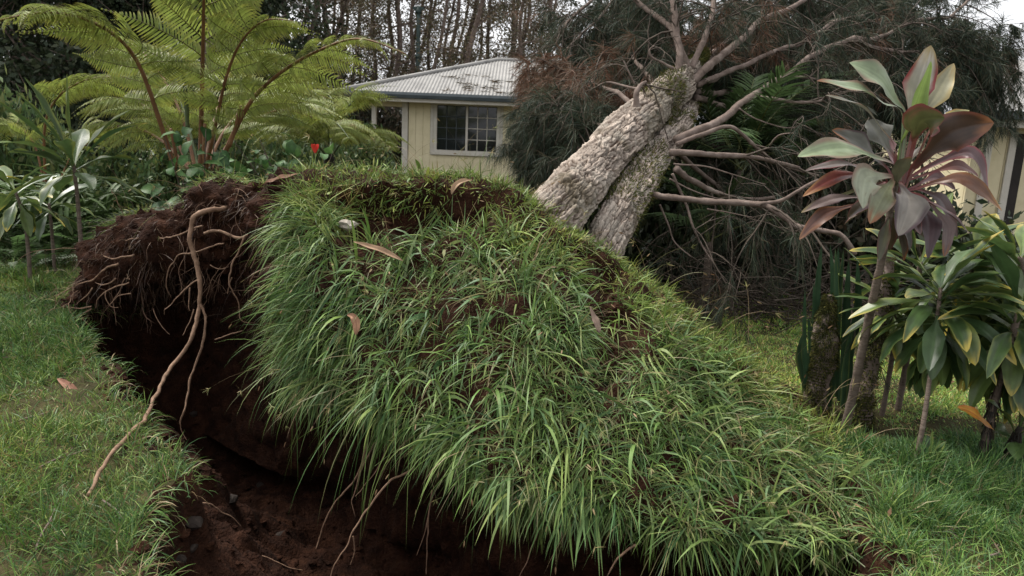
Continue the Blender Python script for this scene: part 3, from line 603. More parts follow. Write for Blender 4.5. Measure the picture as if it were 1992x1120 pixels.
branch([(1440, 210, 6.8), (1470, 230, 6.8), (1520, 245, 6.8), (1566, 246, 6.8)], .010, .005)
branch([(1500, 285, 6.4), (1520, 265, 6.3), (1552, 258, 6.2)], .010, .006)
branch([(1310, 318, 5.9), (1370, 322, 5.9), (1430, 340, 5.9), (1490, 352, 6.0)], .010, .005)
branch([(1300, 350, 5.8), (1350, 372, 5.8), (1400, 384, 5.8)], .009, .004)
branch([(1375, 405, 5.5), (1420, 412, 5.5), (1468, 422, 5.5)], .008, .004)
# limbs that reach back into the crown, mostly hidden by their own foliage
n_vis = len(BR)
branch([(1240, 200, 6.6), (1180, 180, 7.1), (1120, 155, 7.5), (1072, 150, 7.9)], .045, .015)
branch([(1200, 260, 6.2), (1150, 240, 6.7), (1090, 222, 7.1), (1050, 215, 7.4)], .04, .012)
branch([(1180, 300, 6.0), (1130, 290, 6.5), (1080, 278, 6.9), (1050, 268, 7.1)], .03, .012)
branch([(1280, 180, 7.0), (1240, 120, 8.0), (1210, 80, 8.8), (1195, 50, 9.4)], .04, .012)
branch([(1330, 140, 7.6), (1300, 60, 9.0), (1270, -20, 10.2)], .05, .02)
branch([(1345, 150, 7.6), (1430, 60, 9.2), (1500, -10, 10.5)], .05, .02)
branch([(1350, 165, 7.6), (1480, 110, 9.3), (1600, 60, 10.8), (1700, 10, 11.6)], .05, .02)
branch([(1350, 180, 7.6), (1500, 170, 9.2), (1620, 130, 10.3), (1720, 90, 11.0)], .05, .015)
branch([(1350, 190, 7.5), (1500, 220, 8.8), (1620, 190, 9.6), (1720, 160, 10.2)], .05, .015)
branch([(1660, 76, 8.8), (1740, 100, 9.4), (1820, 105, 10.0), (1880, 120, 10.4)], .03, .01)
branch([(1780, 42, 9.9), (1850, 62, 10.3), (1900, 80, 10.6), (1930, 100, 10.9)], .02, .008)
branch([(1560, 90, 10.2), (1680, 20, 11.6), (1760, -30, 12.4)], .03, .01)
branch([(1330, 250, 7.0), (1400, 290, 8.0), (1500, 330, 8.8), (1600, 350, 9.2)], .03, .01)
branch([(1320, 300, 6.6), (1420, 380, 7.3), (1520, 430, 7.9), (1620, 470, 8.2)], .03, .01)
branch([(1340, 160, 7.8), (1390, 120, 9.5), (1440, 90, 11.0), (1500, 60, 12.0)], .04, .012)
tw = Acc(); ND = {'p': [], 'd': [], 'L': [], 'c': []}
def sprout(q, r, t0, nsec, Ls, needle, dead=False, nter=7, nneed=34):
    n = len(q)
    for _ in range(nsec):
        k = int(np.clip((t0 + (1 - t0) * RNG.random()) * (n - 1), 1, n - 2)); tan = nrm(q[k + 1] - q[k - 1])
        d = nrm(tan * .7 + RNG.normal(0, .55, 3)); L = RNG.uniform(*Ls); pts = [q[k]]; m_ = 6
        for s_ in range(m_):
            d = nrm(d + np.array([0, 0, -.16]) + RNG.normal(0, .14, 3)); pts.append(pts[-1] + d * L / m_)
        pts = np.array(pts); tube(tw, pts, np.linspace(min(.010, r[k] * .6), .003, len(pts)), 4, cap=False)
        for __ in range(nter):
            j = RNG.integers(1, m_ + 1); e = nrm(nrm(pts[j] - pts[j - 1]) * .8 + RNG.normal(0, .6, 3)); l2 = RNG.uniform(.18, .5) * min(1, L); p2 = [pts[j]]
            for s_ in range(4):
                e = nrm(e + np.array([0, 0, -.22]) + RNG.normal(0, .14, 3)); p2.append(p2[-1] + e * l2 / 4)
            p2 = np.array(p2); tube(tw, p2, np.linspace(.0035, .0016, 5), 3, cap=False)
            if needle and RNG.random() < needle:
                f = RNG.random(nneed) ** .7 * 3.999; i0 = f.astype(int); fr = (f - i0)[:, None]
                ND['p'].append(p2[i0] * (1 - fr) + p2[np.minimum(i0 + 1, 4)] * fr)
                ND['d'].append(nrm(e * .9 + RNG.normal(0, .55, (nneed, 3)) + np.array([0, 0, -.25]))); ND['L'].append(RNG.uniform(.10, .24, nneed))
                ND['c'].append(np.full(nneed, 1.0 if dead else 0.0))
for k, (q, r) in enumerate(BR):
    L = np.linalg.norm(np.diff(q, axis=0), axis=1).sum()
    if k < n_vis: sprout(q, r, .45, int(6 + L * 5) if q[-1][1] > 7 else int(3 + L * 2.5), (.3, 1.0), .5 if q[-1][1] > 7.0 else .2, False, 5, 30)
    else: sprout(q, r, .22, int(20 + L * 13) if k < n_vis + 3 else int(16 + L * 11), (.3, .62) if k < n_vis + 3 else (.45, 1.2), .97, k == n_vis, 10, 62)
o = tw.obj('twigs', M_twig, ftree, ft_loc); o['kind'] = 'stuff'; o['label'] = 'tangle of thin bare brown twigs'
p0 = np.concatenate(ND['p']); d0 = np.concatenate(ND['d']); L = np.concatenate(ND['L']); dead = np.concatenate(ND['c']); n = len(p0)
pts = grow(p0, d0, L, .35, np.broadcast_to([0, 0, -1.0], (n, 3)) * 0, 3)
c = pick([[.032, .048, .030], [.042, .056, .034], [.026, .042, .030], [.052, .060, .034], [.065, .055, .034]], n) * RNG.uniform(.8, 1.3, (n, 1))
dn = (dead > .5) | (fbm(p0, 1.1, 2, 5) > .72); c[dn] = pick([[.16, .075, .045], [.13, .08, .05], [.10, .07, .045]], int(dn.sum()))
acc = Acc(); strips(acc, pts, np.array([1, .8, 0])[None] * RNG.uniform(.0018, .0034, (n, 1)) * np.clip(p0[:, 1:2] / 7.5, .9, 1.5), nrm(RNG.normal(0, 1, (n, 3))), c)
o = acc.obj('foliage', M_needle, ftree, ft_loc); o['kind'] = 'stuff'; o['label'] = 'wispy grey green needle foliage drooping from the branches'
print('needles', n)
# moss and small epiphytes along the trunks
acc = Acc()
def moss_on(V, N, wfun, n, cols, Lr=(.012, .045)):
    wgt = wfun(V).ravel(); wgt = np.maximum(wgt, 0); idx = RNG.choice(len(wgt), n, p=wgt / wgt.sum()); p = V.reshape(-1, 3)[idx] + RNG.normal(0, .006, (n, 3)); nn = N.reshape(-1, 3)[idx] if N.shape == V.shape else N
    d = nrm(nn + RNG.normal(0, .5, (n, 3))); pts = grow(p, d, RNG.uniform(*Lr, n), .2, nn, 3)
    strips(acc, pts, np.array([1, .8, 0])[None] * .0045, nrm(RNG.normal(0, 1, (n, 3))), pick(cols, n) * RNG.uniform(.7, 1.3, (n, 1)))
tNn1 = np.broadcast_to(tN1, tV1.shape); tNn2 = np.broadcast_to(tN2, tV2.shape)
MOSSC = [[.10, .11, .03], [.075, .09, .028], [.14, .125, .035], [.06, .07, .03]]
sfrac = np.linspace(0, 1, tV1.shape[0])[:, None] * np.ones((1, tV1.shape[1]))
moss_on(tV1, tNn1, lambda V: ss(.1, .5, fbm(V, 2.2, 3, 44)) + 3.5 * ss(.82, .97, sfrac), 14000, MOSSC)
moss_on(tV2, tNn2, lambda V: ss(.1, .5, fbm(V, 2.6, 3, 46)), 6000, MOSSC)
o = acc.obj('moss', M_moss, ftree, ft_loc); o['kind'] = 'stuff'; o['label'] = 'yellow green moss and lichen on the bark'

# ------------------------------------------------------------------ leaf builders
def leaf_mesh(acc, spine, width, hint, col, edge=None, tipc=None, rib=None, fold=.25, ripple=.06, pet=.18, nt=16, ns=4, seed=0, wmax=.5, tippow=1.0, roll=0.0, sharp=False, petc=None):
    q = catmull(spine, nt); t = np.linspace(0, 1, nt); tan = nrm(np.gradient(q, axis=0)); hint = np.broadcast_to(np.asarray(hint, float), q.shape)
    side = nrm(np.cross(tan, hint)); nor = np.cross(side, tan)
    prof = np.interp(t, [0, pet * .8, pet * 1.5, wmax, .78, .93, 1], [.13, .13, .3, 1, .78, .32, .0]); prof = (np.interp(t, [0, .15, .45, .7, .88, 1], [.7, .85, 1, .8, .42, 0]) if sharp else prof) * width * .5
    s = np.linspace(-1, 1, 2 * ns + 1)
    rng = np.random.default_rng(seed); ph = rng.uniform(0, 6.28, 2)
    rp = ripple * width * np.stack([np.sin(t * 17 + ph[0]), np.sin(t * 15 + ph[1])], 1)
    V = q[:, None] + side[:, None] * (s[None, :, None] * prof[:, None, None])
    lift = fold * np.abs(s)[None] * prof[:, None] - roll * (s ** 2)[None] * prof[:, None]
    lift = lift + np.where(s[None] < 0, rp[:, :1], rp[:, 1:]) * (np.abs(s) ** 2)[None] * (prof / max(prof.max(), 1e-6))[:, None]
    V = V + nor[:, None] * lift[..., None]
    C = np.broadcast_to(np.asarray(col, float), V.shape).copy()
    vs = np.random.default_rng(seed + 999).uniform(.86, 1.14, len(s)); C *= vs[None, :, None]
    nzz = fbm(np.stack([t[:, None] * 3 + 0 * s, s[None] * 1.5 + 0 * t[:, None], np.full((nt, len(s)), seed * 3.7)], -1), 1.3, 3, seed)
    if edge is not None: k = (ss(.62, 1.0, np.abs(s)[None] + .3 * nzz))[..., None]; C = C * (1 - k) + np.asarray(edge) * k
    if rib is not None: k = (np.abs(s) < .12).astype(float)[None, :, None] * np.ones((nt, 1, 1)) * .8; C = C * (1 - k) + np.asarray(rib) * k
    if tipc is not None: k = ss(.84, 1.02, t[:, None] + .12 * nzz + .08 * (np.abs(s)[None]))[..., None]; C = C * (1 - k) + np.asarray(tipc) * k
    if petc is not None: k = ss(.42, .2, t)[:, None, None] * .85; C = C * (1 - k) + np.asarray(petc) * k
    sp_ = ss(.55, .75, vnoise(np.stack([t[:, None] * 9 + 0 * s, s[None] * 2.5 + 0 * t[:, None], np.full((nt, len(s)), seed * 1.3)], -1), 1.6, seed))[..., None] * .5; C = C * (1 - sp_) + C * np.array([.7, .55, .5]) * sp_
    acc.add(V.reshape(-1, 3), grid_faces(nt, 2 * ns + 1), None, C.reshape(-1, 3))
def whorl(parent, loc, head, n, Lr, width, cols, elev=(80, -45), droop=.16, edge=None, tip=None, axis=(0, 0, 1), ysel=.3, seed=0, rib=None, fold=.28, az0=0, azr=360, sl=.10):
    rng = np.random.default_rng(seed); head = np.asarray(head, float)
    for k in range(n):
        f = (k + .5) / n; az = math.radians(az0 + (k * 137.5) % 360 * azr / 360 + rng.uniform(-35, 35)); el = math.radians(elev[0] + (elev[1] - elev[0]) * f + rng.uniform(-20, 20))
        d = np.array([math.cos(az) * math.cos(el), math.sin(az) * math.cos(el), math.sin(el)]) + .3 * (np.asarray(axis) - np.array([0, 0, 1.0]))
        d = nrm(d); L = rng.uniform(*Lr) * (.75 + .35 * math.sin(math.pi * min(1, f + .25))); p = head - np.asarray(axis) * f * sl; pts = [p]; dd = d
        g = droop * rng.uniform(.5, 1.5) * (0.5 + f)
        for s_ in range(5): pts.append(pts[-1] + dd * L / 5); dd = nrm(dd + np.array([0, 0, -g]))
        hint = np.array([-math.cos(az) * math.sin(el), -math.sin(az) * math.sin(el), math.cos(el)]) + rng.normal(0, .22, 3)
        c = np.asarray(cols[rng.integers(len(cols))]) * rng.uniform(.8, 1.2); a_ = Acc()
        leaf_mesh(a_, pts, width * rng.uniform(.8, 1.15), hint, c, edge=(edge if rng.random() < .7 else None), tipc=(tip if rng.random() < ysel else None), rib=rib if rib is not None else c * 1.25, seed=seed * 100 + k, fold=fold)
        a_.obj('leaf', M_ti, parent, loc)

# ------------------------------------------------------------------ red ti plant (leaf by leaf)
def c4(x, y): return 1492 + x / 2.24, 60 + y / 2.24
rt_loc = G(1642, 838)
rti = thing('ti_plant', 'tall ti plant with pale green and bronze red leaves on a slim bare stem', 'plant', rt_loc)
YR = 3.75
PALE, GREY, BRONZE, PURP, OLIVE, LIME = (.20, .25, .145), (.115, .115, .098), (.045, .026, .017), (.055, .030, .034), (.085, .09, .033), (.20, .29, .075)
PINK = (.20, .045, .05); PEDGE = (.20, .14, .10); RUST = (.20, .085, .035); TAN = (.24, .19, .09)
RL = [((590, 500), (655, 250), (715, 62), 112, .02, .03, (.30, .28, .24), PINK, TAN, (0, -1, .2)), ((640, 420), (735, 285), (815, 140), 80, .04, .08, (.24, .23, .15), (.34, .27, .12), TAN, (-.5, -1, .2)),
      ((575, 520), (652, 330), (715, 130), 62, -.03, -.06, LIME, None, None, (.3, -1, .2)), ((605, 390), (500, 225), (358, 138), 140, .0, .02, PALE, PEDGE, None, (.3, -.8, .7)),
      ((590, 375), (420, 262), (216, 218), 88, -.06, -.14, PALE, PEDGE, RUST, (0, -.5, .9)), ((560, 520), (430, 345), (255, 280), 56, -.1, -.18, (.26, .25, .19), RUST, None, (0, -.4, .9)),
      ((635, 500), (672, 395), (775, 380), 135, -.12, -.22, OLIVE, PINK, None, (-.2, -1, -.2)), ((600, 640), (780, 455), (990, 400), 140, -.05, -.05, BRONZE, (.17, .06, .045), RUST, (.1, -1, .1)),
      ((700, 450), (800, 378), (882, 345), 52, .1, .15, (.22, .22, .09), (.36, .24, .07), None, (0, -.6, .8)), ((560, 570), (485, 450), (440, 388), 118, .08, .12, GREY, None, None, (.2, -.9, .4)),
      ((530, 610), (410, 500), (283, 432), 95, -.03, -.06, GREY, PURP, (.28, .11, .04), (.2, -.8, .6)), ((560, 590), (350, 515), (133, 548), 108, -.15, -.25, PALE, PEDGE, None, (0, -.65, .8)),
      ((500, 625), (330, 580), (165, 610), 46, -.1, -.2, (.17, .14, .13), PINK, None, (0, -.5, .9)), ((510, 640), (330, 630), (155, 722), 58, -.12, -.2, (.12, .032, .026), (.17, .06, .04), (.24, .12, .05), (0, -.6, .8)),
      ((480, 725), (300, 730), (148, 792), 46, -.1, -.18, (.15, .11, .10), PURP, TAN, (0, -.6, .8)), ((440, 745), (260, 795), (140, 910), 55, -.1, -.16, (.11, .055, .042), RUST, (.24, .12, .06), (0, -.7, .7)),
      ((560, 640), (435, 640), (418, 775), 110, -.16, -.26, (.26, .28, .20), PEDGE, None, (.2, -.9, .5)), ((560, 640), (510, 710), (448, 840), 92, -.18, -.30, (.18, .19, .11), PEDGE, RUST, (-.2, -1, .3)),
      ((565, 650), (620, 745), (572, 893), 125, -.2, -.32, (.19, .17, .145), PURP, None, (0, -1, .4)), ((640, 720), (705, 820), (700, 993), 78, -.1, -.2, PURP, (.07, .045, .05), None, (.1, -1, .2)),
      ((680, 720), (780, 845), (770, 985), 62, -.06, -.12, (.10, .065, .06), None, RUST, (.2, -1, .2)), ((620, 640), (880, 530), (968, 755), 76, -.05, -.1, (.10, .055, .058), PINK, None, (.4, -.7, .6)),
      ((640, 690), (850, 645), (1025, 785), 66, -.1, -.14, (.13, .06, .035), RUST, (.30, .15, .04), (.2, -.8, .5)), ((600, 660), (820, 588), (922, 635), 42, .05, .08, (.13, .055, .045), PINK, None, (0, -.8, .6)),
      ((640, 680), (735, 640), (822, 692), 55, .0, .0, (.16, .10, .10), PINK, None, (0, -.8, .6)), ((560, 600), (520, 500), (505, 420), 70, .16, .2, (.15, .08, .08), None, None, (.2, -.9, .3)),
      ((650, 690), (760, 740), (830, 900), 64, .05, .08, (.08, .05, .05), None, None, (.2, -.9, .4)), ((520, 660), (430, 700), (395, 820), 60, .08, .1, (.10, .075, .06), None, None, (.1, -.9, .4))]
for k, (b, mid, t, wd, dm, dt, c, e, tp_, h) in enumerate(RL):
    B, Mi, Tt = P(*c4(*b), YR + .02), P(*c4(*mid), YR + dm), P(*c4(*t), YR + dt); core = P(*c4(555 + (b[0] - 555) * .3, 700), YR)
    a_ = Acc(); leaf_mesh(a_, [core, B, .5 * (B + Mi) + .12 * (Mi - .5 * (B + Tt)), Mi, .5 * (Mi + Tt) + .14 * (Mi - .5 * (B + Tt)), Tt], wd / 2.24 * YR / FPX * 1.25, h, c, e, tp_, rib=np.asarray(c) * 1.25, seed=k + 3, fold=.22, ripple=.09, pet=.3, wmax=.62, nt=30, ns=8, petc=(.17, .045, .045) if k not in (2, 3, 4) else None)
    a_.obj('leaf', M_ti, rti, rt_loc)
whorl(rti, rt_loc, P(1738, 372, YR + .02), 14, (.28, .4), .075, [(.055, .03, .028), (.085, .07, .055), (.10, .10, .06), (.05, .035, .02)], elev=(55, -60), droop=.2, edge=(.12, .04, .035), tip=RUST, seed=41, ysel=.4)
a_ = Acc(); q = catmull([rt_loc - np.array([0, 0, .05]), P(1665, 740, 3.95), P(1690, 620, 3.88), P(1712, 520, 3.8), P(1727, 440, 3.76), P(1740, 360, YR)], 50)
tube(a_, q, np.linspace(.026, .016, 50) * (1 + .06 * np.sin(np.arange(50) * 2.3)), 10, wob=.08); a_.obj('stem', M_stem, rti, rt_loc)

# ------------------------------------------------------------------ green ti plants
GTI = [(.050, .088, .028), (.062, .105, .032), (.036, .068, .024), (.085, .125, .035)]
YEL = (.42, .33, .06)
def green_ti(base, mid, head, n, Lr, wd, label, r=.02, seed=1, elev=(75, -60), stem=True, fiber=0.0, az0=0, azr=360, ysel=.55, droop=.2, dark=False, sl=.10):
    t = thing('ti_plant', label, 'plant', base, 'green ti plants')
    q = catmull([base - np.array([0, 0, .04]), mid, head], 24); a_ = Acc()
    tube(a_, q, np.linspace(r, r * .7, 24), 9, wob=.1); a_.obj('stem', M_dstem if dark else M_stem, t, base)
    if fiber:
        a_ = Acc(); n_ = 900; f = RNG.random(n_) * fiber; k = (f * 23).astype(int); pp = q[k] + nrm(RNG.normal(0, 1, (n_, 3))) * np.array([1, 1, .2]) * r * 1.0
        d = nrm((pp - q[k]) + np.array([0, 0, -.04]) * 1); pts = grow(pp, d + np.array([0, 0, -.4]), RNG.uniform(.03, .08, n_), .4, d * 0, 4)
        strips(a_, pts, np.array([1, 1, .8, 0])[None] * .0022, nrm(RNG.normal(0, 1, (n_, 3))), pick([[.012, .01, .008], [.03, .023, .016]], n_)); o = a_.obj('root_fibres', M_grass, t, base); o['kind'] = 'stuff'
    whorl(t, base, head, n, Lr, wd, GTI, elev=elev, droop=droop, edge=(.16, .19, .045), tip=YEL, seed=seed, ysel=ysel, az0=az0, azr=azr, axis=nrm(head - mid), sl=sl)
    return t
b1 = G(1775, 920); green_ti(b1, P(1800, 800, b1[1] + .05), P(1830, 560, 3.75), 62, (.32, .46), .10, 'leafy green ti plant with yellowing lower leaves hanging over a thin pale stem', .014, 11, elev=(60, -80), droop=.25, sl=.3)
b2 = G(1905, 912); green_ti(b2, P(1945, 740, b2[1] + .02), P(1985, 600, 3.6), 50, (.36, .5), .105, 'green ti plant whose stem is wrapped in black root fibres at its foot', .022, 12, fiber=.45, dark=False, elev=(65, -75), droop=.24, sl=.25)
b3 = G(1745, 800); green_ti(b3, P(1775, 640, b3[1]), P(1790, 510, 4.35), 52, (.36, .48), .105, 'dark green ti plant tucked behind the stem of the red leaved one', .02, 13, elev=(55, -70), sl=.35)
b4 = G(1930, 800); green_ti(b4, P(1900, 600, b4[1]), P(1890, 505, 4.2), 60, (.34, .46), .115, 'glossy green ti plant rising beside the cream building with broad leaves', .02, 14, elev=(48, -76), sl=.4)
b7 = G(1990, 860); green_ti(b7, P(1995, 640, b7[1]), P(1985, 500, 3.9), 54, (.34, .46), .115, 'tall green ti plant with large glossy leaves reaching to the gutter of the cream building', .02, 17, elev=(50, -75), sl=.4)
b8 = G(1715, 810); green_ti(b8, P(1740, 660, b8[1]), P(1735, 590, 4.2), 26, (.3, .44), .075, 'low leafed green ti plant spreading around the leaning mossy trunk', .016, 18, elev=(45, -55), ysel=.5)
b5 = G(1948, 915); green_ti(b5, P(1958, 880, b5[1]), P(1985, 830, b5[1] - .05), 8, (.24, .34), .085, 'short young ti plant with few upright leaves and a shaggy dark foot', .018, 15, fiber=.9, dark=True, elev=(75, 5), ysel=0, droop=.1)
b6 = G(1800, 928); green_ti(b6, P(1800, 915, b6[1]), P(1805, 905, b6[1]), 8, (.14, .22), .04, 'tiny ti seedling sprouting at the foot of the thin pale stem', .006, 16, elev=(75, 25), ysel=0, droop=.12)
a_ = Acc(); q_ = [P(1935, 838, b2[1]), P(1915, 822, b2[1] - .08), P(1890, 803, b2[1] - .12), P(1862, 792, b2[1] - .15)]
leaf_mesh(a_, q_, .075, (0, -.6, .8), (.50, .24, .035), (.42, .13, .03), None, rib=(.36, .08, .03), seed=5, pet=.05); o = a_.obj('dry_leaf', M_ti, None); tag(o, 'bright orange yellow dying leaf lodged beside the fibrous ti stem', 'leaf')
# left ti plants
def gxy(x, y, Y): p = P(x, y, Y); return np.array([p[0], p[1], 0.0])
lb = gxy(150, 400, 6.5); green_ti(lb, P(152, 400, lb[1]), P(143, 318, lb[1] - .05), 18, (.6, .8), .165, 'broad leaved green ti plant in front of the garden path', .02, 21, elev=(88, -25), ysel=.12, droop=.14)
lb2 = gxy(45, 400, 6.9); green_ti(lb2, P(50, 440, lb2[1]), P(30, 372, lb2[1]), 14, (.46, .62), .13, 'ragged ti plant with pale yellow leaves beside the broad leaved one', .02, 22, elev=(60, -50), ysel=.8, droop=.2)
lb3 = gxy(95, 400, 7.3); green_ti(lb3, P(100, 440, lb3[1]), P(95, 395, lb3[1]), 12, (.42, .56), .125, 'low ti plant half hidden between two taller ones', .018, 23, elev=(60, -40), ysel=.3, droop=.2)

# ------------------------------------------------------------------ tree ferns
def pinna_mesh(seed, n=32, L=1.0):
    rng = np.random.default_rng(seed); acc = Acc(); t = np.linspace(0, 1, 9)
    sp = np.stack([t * L, .03 * np.sin(t * 3 + seed), (.30 * t - .78 * t ** 2) * L], 1); tube(acc, sp, np.linspace(.007, .002, 9), 4, col=(.14, .12, .035), cap=False)
    f = np.linspace(.04, .985, n); p = catmull(sp, 60)[np.clip((f * 59).astype(int), 0, 59)]
    for sgn in (-1, 1):
        l = .235 * np.sin(np.clip(f * 1.25 + .38, 0, 1.6) * math.pi / 1.72) * rng.uniform(.9, 1.1, n) + .012; l = np.maximum(l * (1 - .86 * ss(.5, 1, f)), .012)
        d = np.stack([np.full(n, .38), np.full(n, sgn * 1.0), rng.uniform(-.45, -.05, n)], 1); d = nrm(d)
        pts = grow(p, d, l, .26, d * 0, 4); side = nrm(np.cross(d, np.array([0, 0, 1.0])))
        c = np.array([.19, .235, .052]) * rng.uniform(.8, 1.2, (n, 1)); ct = np.repeat(c[:, None], 4, 1); ct[:, -1] = np.array([.27, .245, .055]); ct[:, -2] = ct[:, -2] * .65 + np.array([.27, .25, .05]) * .35
        strips(acc, pts, np.array([.8, 1, .7, 0])[None] * np.full((n, 1), .0120), side, ct)
    return acc.mesh('pinna', M_fern)
PIN = [pinna_mesh(k) for k in range(4)]
def frond(parent, loc, pts, r0, npin, Lp, start=.28, mat=None, roll=0.0, seed=0, brk=None):
    rng = np.random.default_rng(seed); q = catmull(np.array(pts), 40); a_ = Acc(); tube(a_, q, np.linspace(r0, r0 * .18, 40), 7, wob=.05)
    fo = a_.obj('frond', mat or M_rachis, parent, loc); tan = nrm(np.gradient(q, axis=0)); up = np.array([0, 0, 1.0])
    for k in range(npin):
        f = start + (1 - start) * ((k // 2) / (npin / 2 - .5)) ; i = int(min(f, 1) * 39); sgn = -1 if k % 2 else 1
        t = tan[i]; side = np.cross(t, up)
        if np.linalg.norm(side) < .35: side = side + np.array([1.0, -.3, 0])
        side = nrm(side); x = (f - start) / (1 - start); l = Lp * (.55 + .45 * math.sin(min(x * 2.2 + .4, 1.57))) * (1 - .80 * float(ss(.42, 1.02, np.array(x)))) * rng.uniform(.92, 1.08)
        d = nrm(side * sgn + t * (.30 + .7 * x) + up * (.10 + roll) + rng.normal(0, .16, 3)); n_ = nrm(np.cross(t, side) * 1.0 + up * .6)
        if n_[2] < 0: n_ = -n_
        R3 = rot_to(d, nrm(np.cross(d, np.cross(n_, d)))); link('pinna', PIN[rng.integers(4)], fo, mat4=mat4(R3, q[i] - np.asarray(loc), (l, l * 1.05, l * rng.uniform(.9, 1.5))))
    return fo
fl = np.array([*P(395, 360, 8.0)[:2], 0.0]); YF = 8.0
fern = thing('tree_fern', 'large tree fern with arching yellow green fronds on red brown stalks', 'fern', fl)
a_ = Acc(); q = catmull([fl - np.array([0, 0, .1]), fl + np.array([.02, 0, .5]), P(392, 335, 8.0)], 24); tube(a_, q, np.linspace(.13, .10, 24), 14, wob=.3); a_.obj('trunk', M_dstem, fern, fl)
def px(*ps): return [P(*p) for p in ps]
frond(fern, fl, px((340, 330, 7.95), (312, 240, 7.8), (272, 130, 7.55), (225, 70, 7.3), (150, 32, 7.05), (70, 25, 6.85), (-40, 48, 6.6)), .028, 28, .72, .24, seed=1)
frond(fern, fl, px((390, 330, 8.0), (391, 250, 7.95), (394, 130, 7.75), (396, 20, 7.4), (398, -90, 6.9), (402, -190, 6.2)), .030, 24, .88, .24, seed=2)
frond(fern, fl, px((425, 330, 7.95), (452, 265, 7.8), (490, 195, 7.6), (545, 142, 7.4), (620, 98, 7.2), (700, 75, 7.0), (790, 105, 6.8)), .028, 26, .66, .24, seed=3)
frond(fern, fl, px((385, 330, 8.05), (365, 240, 8.4), (345, 170, 8.8), (340, 110, 9.2), (350, 75, 9.7)), .022, 20, .66, .25, M_grachis, seed=4)
frond(fern, fl, px((400, 330, 8.05), (440, 250, 8.5), (500, 190, 8.9), (570, 170, 9.3), (650, 195, 9.6)), .022, 20, .7, .22, seed=5)
frond(fern, fl, px((370, 330, 8.05), (330, 250, 8.4), (280, 205, 8.7), (225, 195, 9.0), (165, 225, 9.2)), .022, 20, .66, .22, seed=6)
frond(fern, fl, px((400, 330, 7.95), (420, 240, 7.7), (440, 150, 7.5), (470, 80, 7.3), (515, 40, 7.1), (570, 40, 6.9)), .022, 20, .62, .3, seed=7)
frond(fern, fl, px((380, 330, 8.05), (355, 230, 8.3), (310, 140, 8.6), (255, 85, 9.0), (190, 70, 9.4)), .022, 18, .66, .25, seed=8)
frond(fern, fl, px((410, 330, 8.1), (470, 250, 8.8), (540, 215, 9.4), (600, 225, 9.9), (660, 260, 10.3)), .02, 18, .7, .22, seed=9)
frond(fern, fl, px((370, 330, 8.1), (310, 270, 8.7), (250, 245, 9.2), (200, 255, 9.6), (160, 290, 9.9)), .02, 18, .66, .22, seed=10)
frond(fern, fl, px((395, 330, 8.1), (420, 220, 8.9), (450, 140, 9.7), (500, 100, 10.4), (570, 110, 11)), .02, 18, .75, .25, seed=11)
# fiddlehead and stalk stubs
a_ = Acc(); q = px((365, 250, 7.9), (362, 190, 7.85), (354, 130, 7.8), (340, 90, 7.78), (325, 62, 7.76))
cc = P(318, 52, 7.76); sp_ = [cc + .055 * (1 - k / 14) * (_R * math.cos(-.6 + k * .75) + _U * math.sin(-.6 + k * .75)) for k in range(13)]
q = np.concatenate([catmull(q, 24), catmull(sp_, 30)]); tube(a_, q, np.concatenate([np.linspace(.022, .016, 24), np.linspace(.02, .012, 30)]), 8, wob=.08); o = a_.obj('fiddlehead', M_grachis, fern, fl); o['label'] = 'dark green young stalk curled at its tip'
for pts, r0 in ((((345, 320, 7.9), (340, 290, 7.85), (332, 250, 7.8)), .02), (((398, 320, 7.8), (396, 280, 7.75), (399, 240, 7.75)), .018), (((446, 285, 7.75), (460, 240, 7.7), (467, 205, 7.65)), .02)):
    a_ = Acc(); tube(a_, catmull(px(*pts), 10), np.linspace(r0, r0 * .8, 10), 7, wob=.1); a_.obj('stalk', M_rachis, fern, fl)
# second fern, at the path side
f2 = np.array([*P(95, 360, 10.0)[:2], 0.0]); fern2 = thing('tree_fern', 'smaller tree fern with one long drooping frond over the broad leaved ti plant', 'fern', f2)
a_ = Acc(); tube(a_, catmull([f2 - np.array([0, 0, .1]), f2 + np.array([0, 0, .2]), P(92, 400, 10.0)], 16), .06, 10, wob=.3); a_.obj('trunk', M_dstem, fern2, f2)
frond(fern2, f2, px((92, 405, 10.0), (86, 260, 9.8), (108, 195, 9.6), (160, 158, 9.4), (220, 150, 9.2), (285, 165, 9.0)), .02, 24, .66, .4, seed=21)
frond(fern2, f2, px((92, 405, 10.0), (70, 290, 10.0), (30, 245, 10.0), (-30, 250, 10.0)), .018, 18, .62, .4, seed=22)
frond(fern2, f2, px((95, 405, 10.0), (140, 300, 10.2), (180, 255, 10.4), (235, 270, 10.6)), .016, 16, .55, .4, seed=23)
# third fern, low and pale, in front of the porch
f3 = np.array([*P(640, 330, 11.0)[:2], 0.0]); fern3 = thing('tree_fern', 'pale yellow green fern growing in front of the open porch', 'fern', f3)
a_ = Acc(); tube(a_, catmull([f3 - np.array([0, 0, .1]), f3 + np.array([0, 0, .45]), P(640, 300, 11.0)], 16), .08, 10, wob=.3); a_.obj('trunk', M_dstem, fern3, f3)
for k, pts in enumerate((((640, 310, 11), (620, 240, 10.8), (585, 200, 10.6), (540, 195, 10.4)), ((640, 310, 11), (665, 230, 11), (690, 195, 11), (725, 190, 11)), ((640, 310, 11), (680, 260, 10.8), (720, 255, 10.6), (760, 290, 10.4)),
                          ((640, 310, 11), (640, 250, 10.4), (655, 240, 10.0), (680, 270, 9.6)), ((640, 310, 11), (600, 260, 10.6), (570, 250, 10.3), (530, 270, 10.0)), ((640, 310, 11), (650, 220, 11.6), (640, 185, 12.2), (610, 175, 12.8)))):
    frond(fern3, f3, px(*pts), .018, 20, .7, .25, M_grachis, seed=31 + k)

